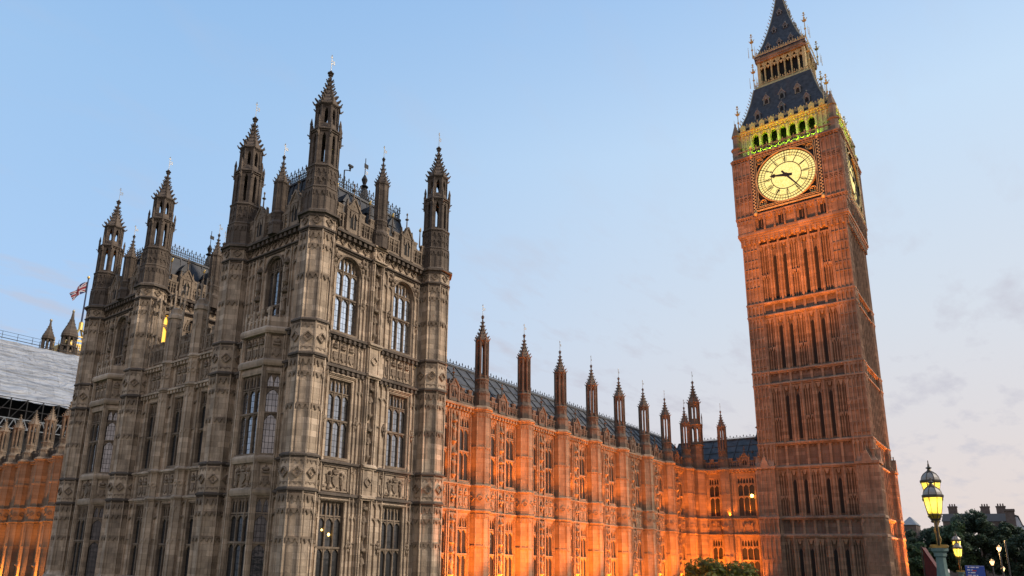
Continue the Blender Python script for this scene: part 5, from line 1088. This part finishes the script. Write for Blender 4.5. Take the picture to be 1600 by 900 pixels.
# ------------------------------------------------------------------ far left: scaffold roof, ventilation turrets, great tower, flag
def scaffold():
    t = thing('scaffold_roof', 'big white sheeted temporary roof on scaffolding behind the left towers', 'scaffolding', (8, 76, ZG)); bx, by, bz = t.location
    m, nt, bs, N, L = mat('white scaffold sheeting'); bs.inputs['Base Color'].default_value = (.43, .45, .48, 1); bs.inputs['Roughness'].default_value = .5
    tc = N('ShaderNodeTexCoord'); mp = N('ShaderNodeMapping'); mp.inputs['Rotation'].default_value = (0, .62, 0); mp.inputs['Scale'].default_value = (.22, .8, 1.1); L(tc.outputs['Object'], mp.inputs[0]); nz = N('ShaderNodeTexNoise'); nz.inputs['Scale'].default_value = 1.1; nz.inputs['Detail'].default_value = 4; nz.inputs['Distortion'].default_value = 1.4; L(mp.outputs[0], nz.inputs[0]); bp = N('ShaderNodeBump'); bp.inputs['Strength'].default_value = 1.0; bp.inputs['Distance'].default_value = 1.3; L(nz.outputs['Fac'], bp.inputs['Height']); L(bp.outputs[0], bs.inputs['Normal']); M['sheet'] = m
    sp = N('ShaderNodeSeparateXYZ'); L(tc.outputs['Object'], sp.inputs[0]); cb = N('ShaderNodeCombineXYZ'); L(sp.outputs['X'], cb.inputs[0]); L(sp.outputs['Z'], cb.inputs[1]); br = N('ShaderNodeTexBrick'); br.offset = .3; L(cb.outputs[0], br.inputs[0]); br.inputs['Scale'].default_value = 1; br.inputs['Brick Width'].default_value = 3.4; br.inputs['Row Height'].default_value = 2.2; br.inputs['Mortar Size'].default_value = .035
    br.inputs['Color1'].default_value = (.38, .40, .43, 1); br.inputs['Color2'].default_value = (.32, .335, .36, 1); br.inputs['Mortar'].default_value = (.26, .27, .29, 1); L(br.outputs['Color'], bs.inputs['Base Color'])
    zr, zl, x0, x1, yr, yl = 29.0, 19.2, -14.0, 32.0, 80.0, 72.0
    b = MB(); rnd = random.Random(3); nx, ny = 46, 12; rows = []
    for j in range(ny + 1):
        r = []
        for i in range(nx + 1):
            k = j / ny; sag = -.16 * abs(math.sin(i * PI / 4)) - .10 * abs(math.sin((i + j * 2.2) * .9)) + rnd.uniform(-.05, .05); r.append(b.p(x0 + (x1 - x0) * i / nx - bx, -(yl + (yr - yl) * k - by), zl + (zr - zl) * k + sag - bz))
        rows.append(r)
    for a, c in zip(rows, rows[1:]):
        for i in range(nx): b.face(a[i], a[i + 1], c[i + 1], c[i])
    o = part('sheeting', b.mesh('sheeting', 'sheet'), t)
    sm = o.modifiers.new('thickness', 'SOLIDIFY'); sm.thickness = .06
    b = MB(); b.T = Matrix.Translation((-bx, -by, -bz)); Rd = lambda p, q, r=.06: b.rod((p[0], -p[1], p[2]), (q[0], -q[1], q[2]), r, 4)
    for i in range(24):
        x = x0 + i * 2; Rd((x, yl - .3, 8), (x, yl - .3, zl), .07); Rd((x, yl + 5, 8), (x, yl + 5, zl + 5), .07); Rd((x, yl - .3, zl - 3), (x + 2, yl - .3, zl), .05); Rd((x, yl - .3, zl - 6), (x + 2, yl - .3, zl - 3), .05)
        Rd((x, yr, zr), (x, yr, zr + 1.1), .035)
    for z in (zl, zl - 1.5, zl - 3, zl - 4.5, zl - 6, zl - 7.5): Rd((x0, yl - .35, z), (x1, yl - .35, z), .06)
    for z in (zr + .15, zr + .6, zr + 1.1): Rd((x0, yr - .05, z), (x1, yr - .05, z), .06 if z < zr + .5 else .03)
    part('scaffolding', b.mesh('scaffold tubes', 'iron'), t)
    b = MB(); b.T = Matrix.Translation((-bx, -by, -bz)); z = 15.0
    for zz in (z, z + 1.3): b.rod((x0, -yl + 1.2, zz), (x1, -yl + 1.2, zz), .09, 4)
    for i in range(40): x = x0 + i * 1.15; b.rod((x, -yl + 1.2, z), (x + .57, -yl + 1.2, z + 1.3), .07, 4); b.rod((x + .57, -yl + 1.2, z + 1.3), (x + 1.15, -yl + 1.2, z), .07, 4)
    part('truss', b.mesh('white lattice truss', 'paleroof'), t)
    b = MB(); b.box(x0 - bx, x1 - bx, -(yl + 14 - by), -(yl + 6 - by), 6, 30); part('wall', b.mesh('shade backing wall', 'iron'), t)  # black colour stands in for the shade under the sheeting
scaffold()
def vent(x, y, z, a, h, label):
    t = thing('roof_turret', label, 'turret', (x, y, z), 'stone turrets behind the white sheeting'); b = MB(); b.ngon([(a, -14), (a, 0), (a * 1.15, .1), (a * 1.15, .5), (a, .6)]); hs = h * .42
    if hs > 4: open_stage(b, a * .9, .6, hs * .5, .27); ring(b, a * .9, hs * .5, .15, .3)
    open_stage(b, a * .82, hs * .5 if hs > 4 else .6, hs, .27); ring(b, a * .82, hs, .25, .3)
    b.ngon([(a * .9, hs), (a * .92, hs + .5), (a * .8, hs + h * .12), (a * .45, hs + h * .26), (a * .2, hs + h * .40), (a * .1, h * .97)])
    for i in range(8):
        g = PI / 8 + i * PI / 4; b.rod((a * 1.1 * math.sin(g), a * 1.1 * math.cos(g), 0), (a * 1.1 * math.sin(g), a * 1.1 * math.cos(g), hs * .8), .13, 4, .05)
        for k in range(4): r = a * (.75 - .16 * k); b.blob((r * math.sin(g), r * math.cos(g), hs + h * (.14 + .075 * k)), .1, .1, .14, 4)
    part('belfry', b.mesh('vent turret', 'darkstone'), t); b = MB(); b.blob((0, 0, h * .98), .3, .3, .35); b.rod((0, 0, h * .9), (0, 0, h * 1.02), .08, 5); part('finial', b.mesh('finial', 'palegilt'), t)
vent(28.0, 120, 38.2, 1.15, 7.2, 'smaller domed stone turret above the white sheeted roof'); vent(32.0, 120, 38.4, 1.6, 10.2, 'taller domed stone turret right of the smaller one')
def great_tower():
    t = thing('great_tower', 'distant stone tower crowned with gilded ironwork behind the left tower', 'tower', (106, 306, ZG)); b = MB(); h = 93.5; b.box(-8, 8, -8, 8, 0, h); part('shaft', b.mesh('great tower shaft', 'carved'), t)
    b = MB()
    for i in range(17):
        for s in (-1, 1): b.box(-8 + i - .25, -8 + i + .25, s * 8 - .25, s * 8 + .25, h, h + 3); b.box(s * 8 - .25, s * 8 + .25, -8 + i - .25, -8 + i + .25, h, h + 3)
    for s in (-1, 1): b.box(-8, 8, s * 8 - .3, s * 8 + .3, h + 2.2, h + 2.9); b.box(s * 8 - .3, s * 8 + .3, -8, 8, h + 2.2, h + 2.9)
    for sx in (-1, 1):
        for sy in (-1, 1): b.rod((sx * 7.5, sy * 7.5, h), (0, 0, h + 13), .5, 5, .4); b.rod((sx * 7.5, sy * 7.5, h), (sx * 7.5, sy * 7.5, h + 8), .45, 6, .1)
    for k in range(1, 4): r = 7.5 * (1 - k / 5); z = h + 13 * k / 5; [b.rod(p, q, .3, 4) for p, q in (((-r, -r, z), (r, -r, z)), ((r, -r, z), (r, r, z)), ((r, r, z), (-r, r, z)), ((-r, r, z), (-r, -r, z)))]; [b.rod((sx * r, sy * r, z), (sx * r, sy * r, z + 2.5), .22, 4, .08) for sx in (-1, 1) for sy in (-1, 1)]
    b.ngon([(.9, h + 12), (.9, h + 15.5), (.6, h + 16)], 8); part('gilded_crown', b.mesh('gilded crown', 'gold'), t)
    f = thing('flagpole', 'slim dark blue flagpole flying a red white and blue flag', 'flagpole', (106, 306, ZG + h + 15)); b = MB(); b.rod((0, 0, 0), (0, 0, 23), .45, 8, .3); M['navy'] = simple('navy paint', (.03, .045, .10), .5); part('pole', b.mesh('pole', 'navy'), f); b = MB(); b.blob((0, 0, 23.4), .7, .7, .8); part('finial', b.mesh('ball', 'gold'), f)
    M['fblue'] = simple('flag blue', (.015, .02, .09), .8); M['fred'] = simple('flag red', (.22, .015, .025), .8); M['fwhite'] = simple('flag white', (.42, .42, .45), .8)
    b = MB(); nu, nv = 48, 28; W_, H_ = 9.5, 5.6; ids = {}
    for i in range(nu + 1):
        for j in range(nv + 1):
            s, v = i / nu, j / nv; x = -W_ * s * (.62 + .1 * v) + .5 * math.sin(s * 9 + v); y = .9 * math.sin(s * 11 + v * 2) * s + .3; z = 21.6 - (1 - v) * H_ * (1 - .35 * s) - s * 8.6 * (s * .35 + .65) + .4 * math.sin(s * 8); ids[i, j] = b.p(x, -y, z)
    for i in range(nu):
        for j in range(nv):
            X, Y = (i + .5) / nu * 2 - 1, (j + .5) / nv * 2 - 1; c = 0; dg = min(abs(X - Y), abs(X + Y))
            if dg < .30: c = 2
            if dg < .10: c = 1
            if abs(X) < .17 or abs(Y) < .33: c = 2
            if abs(X) < .10 or abs(Y) < .20: c = 1
            b.mi = c; b.face(ids[i, j], ids[i + 1, j], ids[i + 1, j + 1], ids[i, j + 1])
    part('flag', b.mesh('flag', 'fblue', 'fred', 'fwhite'), f)
great_tower()
# roof camera on the near tower
t = thing('security_camera', 'small black security camera on a bent mast on the near tower roof', 'camera', (4.15, 2.5, 25.1)); b = MB(); b.rod((0, 0, 0), (0, 0, 1.55), .045, 6); b.rod((0, 0, 1.55), (.6, -.1, 1.85), .035, 6); part('mast', b.mesh('mast', 'iron'), t)
b = MB(); b.rod((.6, -.1, 1.8), (.6, -.1, 2.2), .06, 8, .05); b.box(.45, .85, -.18, -.03, 2.15, 2.29); b.rod((.6, -.1, 1.98), (.6, -.1, 2.1), .09, 8); part('camera_body', b.mesh('camera body', 'iron'), t)

# ------------------------------------------------------------------ floodlights of the place
ORANGE = (1, .235, .018); AMBER = (1, .33, .035); TOWERC = (1, .27, .035)
b = MB(); b.box(-.22, .22, -.12, .12, 0, .3); b.mi = 1; b.box(-.18, .18, -.08, .08, .3, .31); FL = b.mesh('floodlight', 'dkpost', 'flood')
def flood(x, y, z, target, power, angle=70, col=ORANGE, blend=.8, size=.25, body=None, rz=0):
    l = bpy.data.lights.new('floodlight_lamp', 'SPOT'); l.energy = power; l.color = col; l.spot_size = R(angle); l.spot_blend = blend; l.shadow_soft_size = size
    o = bpy.data.objects.new('floodlight_lamp', l); COL.objects.link(o); o.location = (x, y, z + .05); o.rotation_euler = (Vector(target) - Vector((x, y, z))).to_track_quat('-Z', 'Y').to_euler()
    if body: solo('floodlight', FL, body, 'floodlight', (x, y, z - .35), rz, 'floodlights washing the stone')
rl = random.Random(11)
for i in range(9):
    c = 15.6 + i * 6.2 - (.8 if i == 8 else 0); k = (1.0, 1.2, .88, 1.2, 1.1, .9, 1.15, 1.1, 1.0)[i]; kl = (1.3, 2.1, .9, 2.0, 1.7, 1.0, 1.8, 1.6, 1.4)[i]
    flood(c, -.3, -5.6, (c, 1.3, 6), 15000 * k * k, 75); flood(c, -8, -5.6, (c, 1.3, 5), 12000, 60)
    for s in (-1.33, 1.33): flood(c + s, .72, 5.75, (c + s * .95, 1.25, 11), 300 * kl, 120, ORANGE, .9, .12)
flood(62.6, -2.6, -5.2, (65, -2.2, 7), 20000, 80); flood(46, -4, -5.2, (48.4, -6.2, -.5), 1500, 90, (1, .62, .12)); flood(61.8, -5.8, -3.6, (65, -5.8, 5), 3500, 80)
for u in (-1.2, -3.2, -5.5): flood(64.7, u, 5.75, (65.1, u, 11), 480, 120, ORANGE, .9, .12)
# river wing
for i in range(9): y = 34.5 + i * 4.65; flood(4.5, y, -5.4, (6.4, y, 6), 6500, 75, AMBER)
# clock tower: shaft, under the clock, north side, belfry
flood(40, -13.5, -4, (64.1, -13.5, 38.5), 250000, 22, TOWERC, 1.0); flood(36, -14, -4, (64.1, -13.5, 26), 20000, 62, TOWERC)
flood(52, -9, 12, (63.8, -13.4, 44), 22000, 26, TOWERC); flood(50, -17, 12, (63.8, -14, 43), 18000, 24, TOWERC)
flood(76.5, -26, -4, (75, -20, 8), 110000, 80); flood(70, -27, -4, (70, -19.6, 14), 7000, 70); flood(73, -24, -4, (75.5, -19.7, 18), 9000, 24); flood(79, -36, -4, (75, -20, 6), 420000, 40)
def strip(x, y, z, to, length, power, col, name):
    l = bpy.data.lights.new(name, 'AREA'); l.shape = 'RECTANGLE'; l.size = length; l.size_y = .25; l.energy = power; l.color = col; l.spread = R(150)
    o = bpy.data.objects.new(name, l); COL.objects.link(o); o.location = (x, y, z); d = (Vector(to) - Vector((x, y, z))).normalized(); q = d.to_track_quat('-Z', 'Y'); ax = Vector((0, 1, 0)) if abs(d.x) > abs(d.y) else Vector((1, 0, 0))
    zz = -d; yy = zz.cross(ax).normalized(); xx = yy.cross(zz); o.matrix_world = Matrix(((xx.x, yy.x, zz.x, x), (xx.y, yy.y, zz.y, y), (xx.z, yy.z, zz.z, z), (0, 0, 0, 1)))
strip(TX - 6.3, TY, 53.45, (TX - 5.0, TY, 54.3), 8.4, 260, (.36, 1, .02), 'green_belfry_strip'); strip(TX, TY - 6.3, 53.45, (TX, TY - 5.0, 54.3), 8.4, 260, (.36, 1, .02), 'green_belfry_strip')
strip(TX - 7.2, TY, 54.3, (TX - 5.9, TY, 56.4), 8.4, 75, (.62, 1, .03), 'yellow_belfry_strip'); strip(TX, TY - 7.2, 54.3, (TX, TY - 5.9, 56.4), 8.4, 75, (.62, 1, .03), 'yellow_belfry_strip')
for u in (-2, 2): flood(TX - 6.1, TY + u, 58.6, (TX - 3, TY + u * .7, 68), 100, 50, (1, .75, .3))
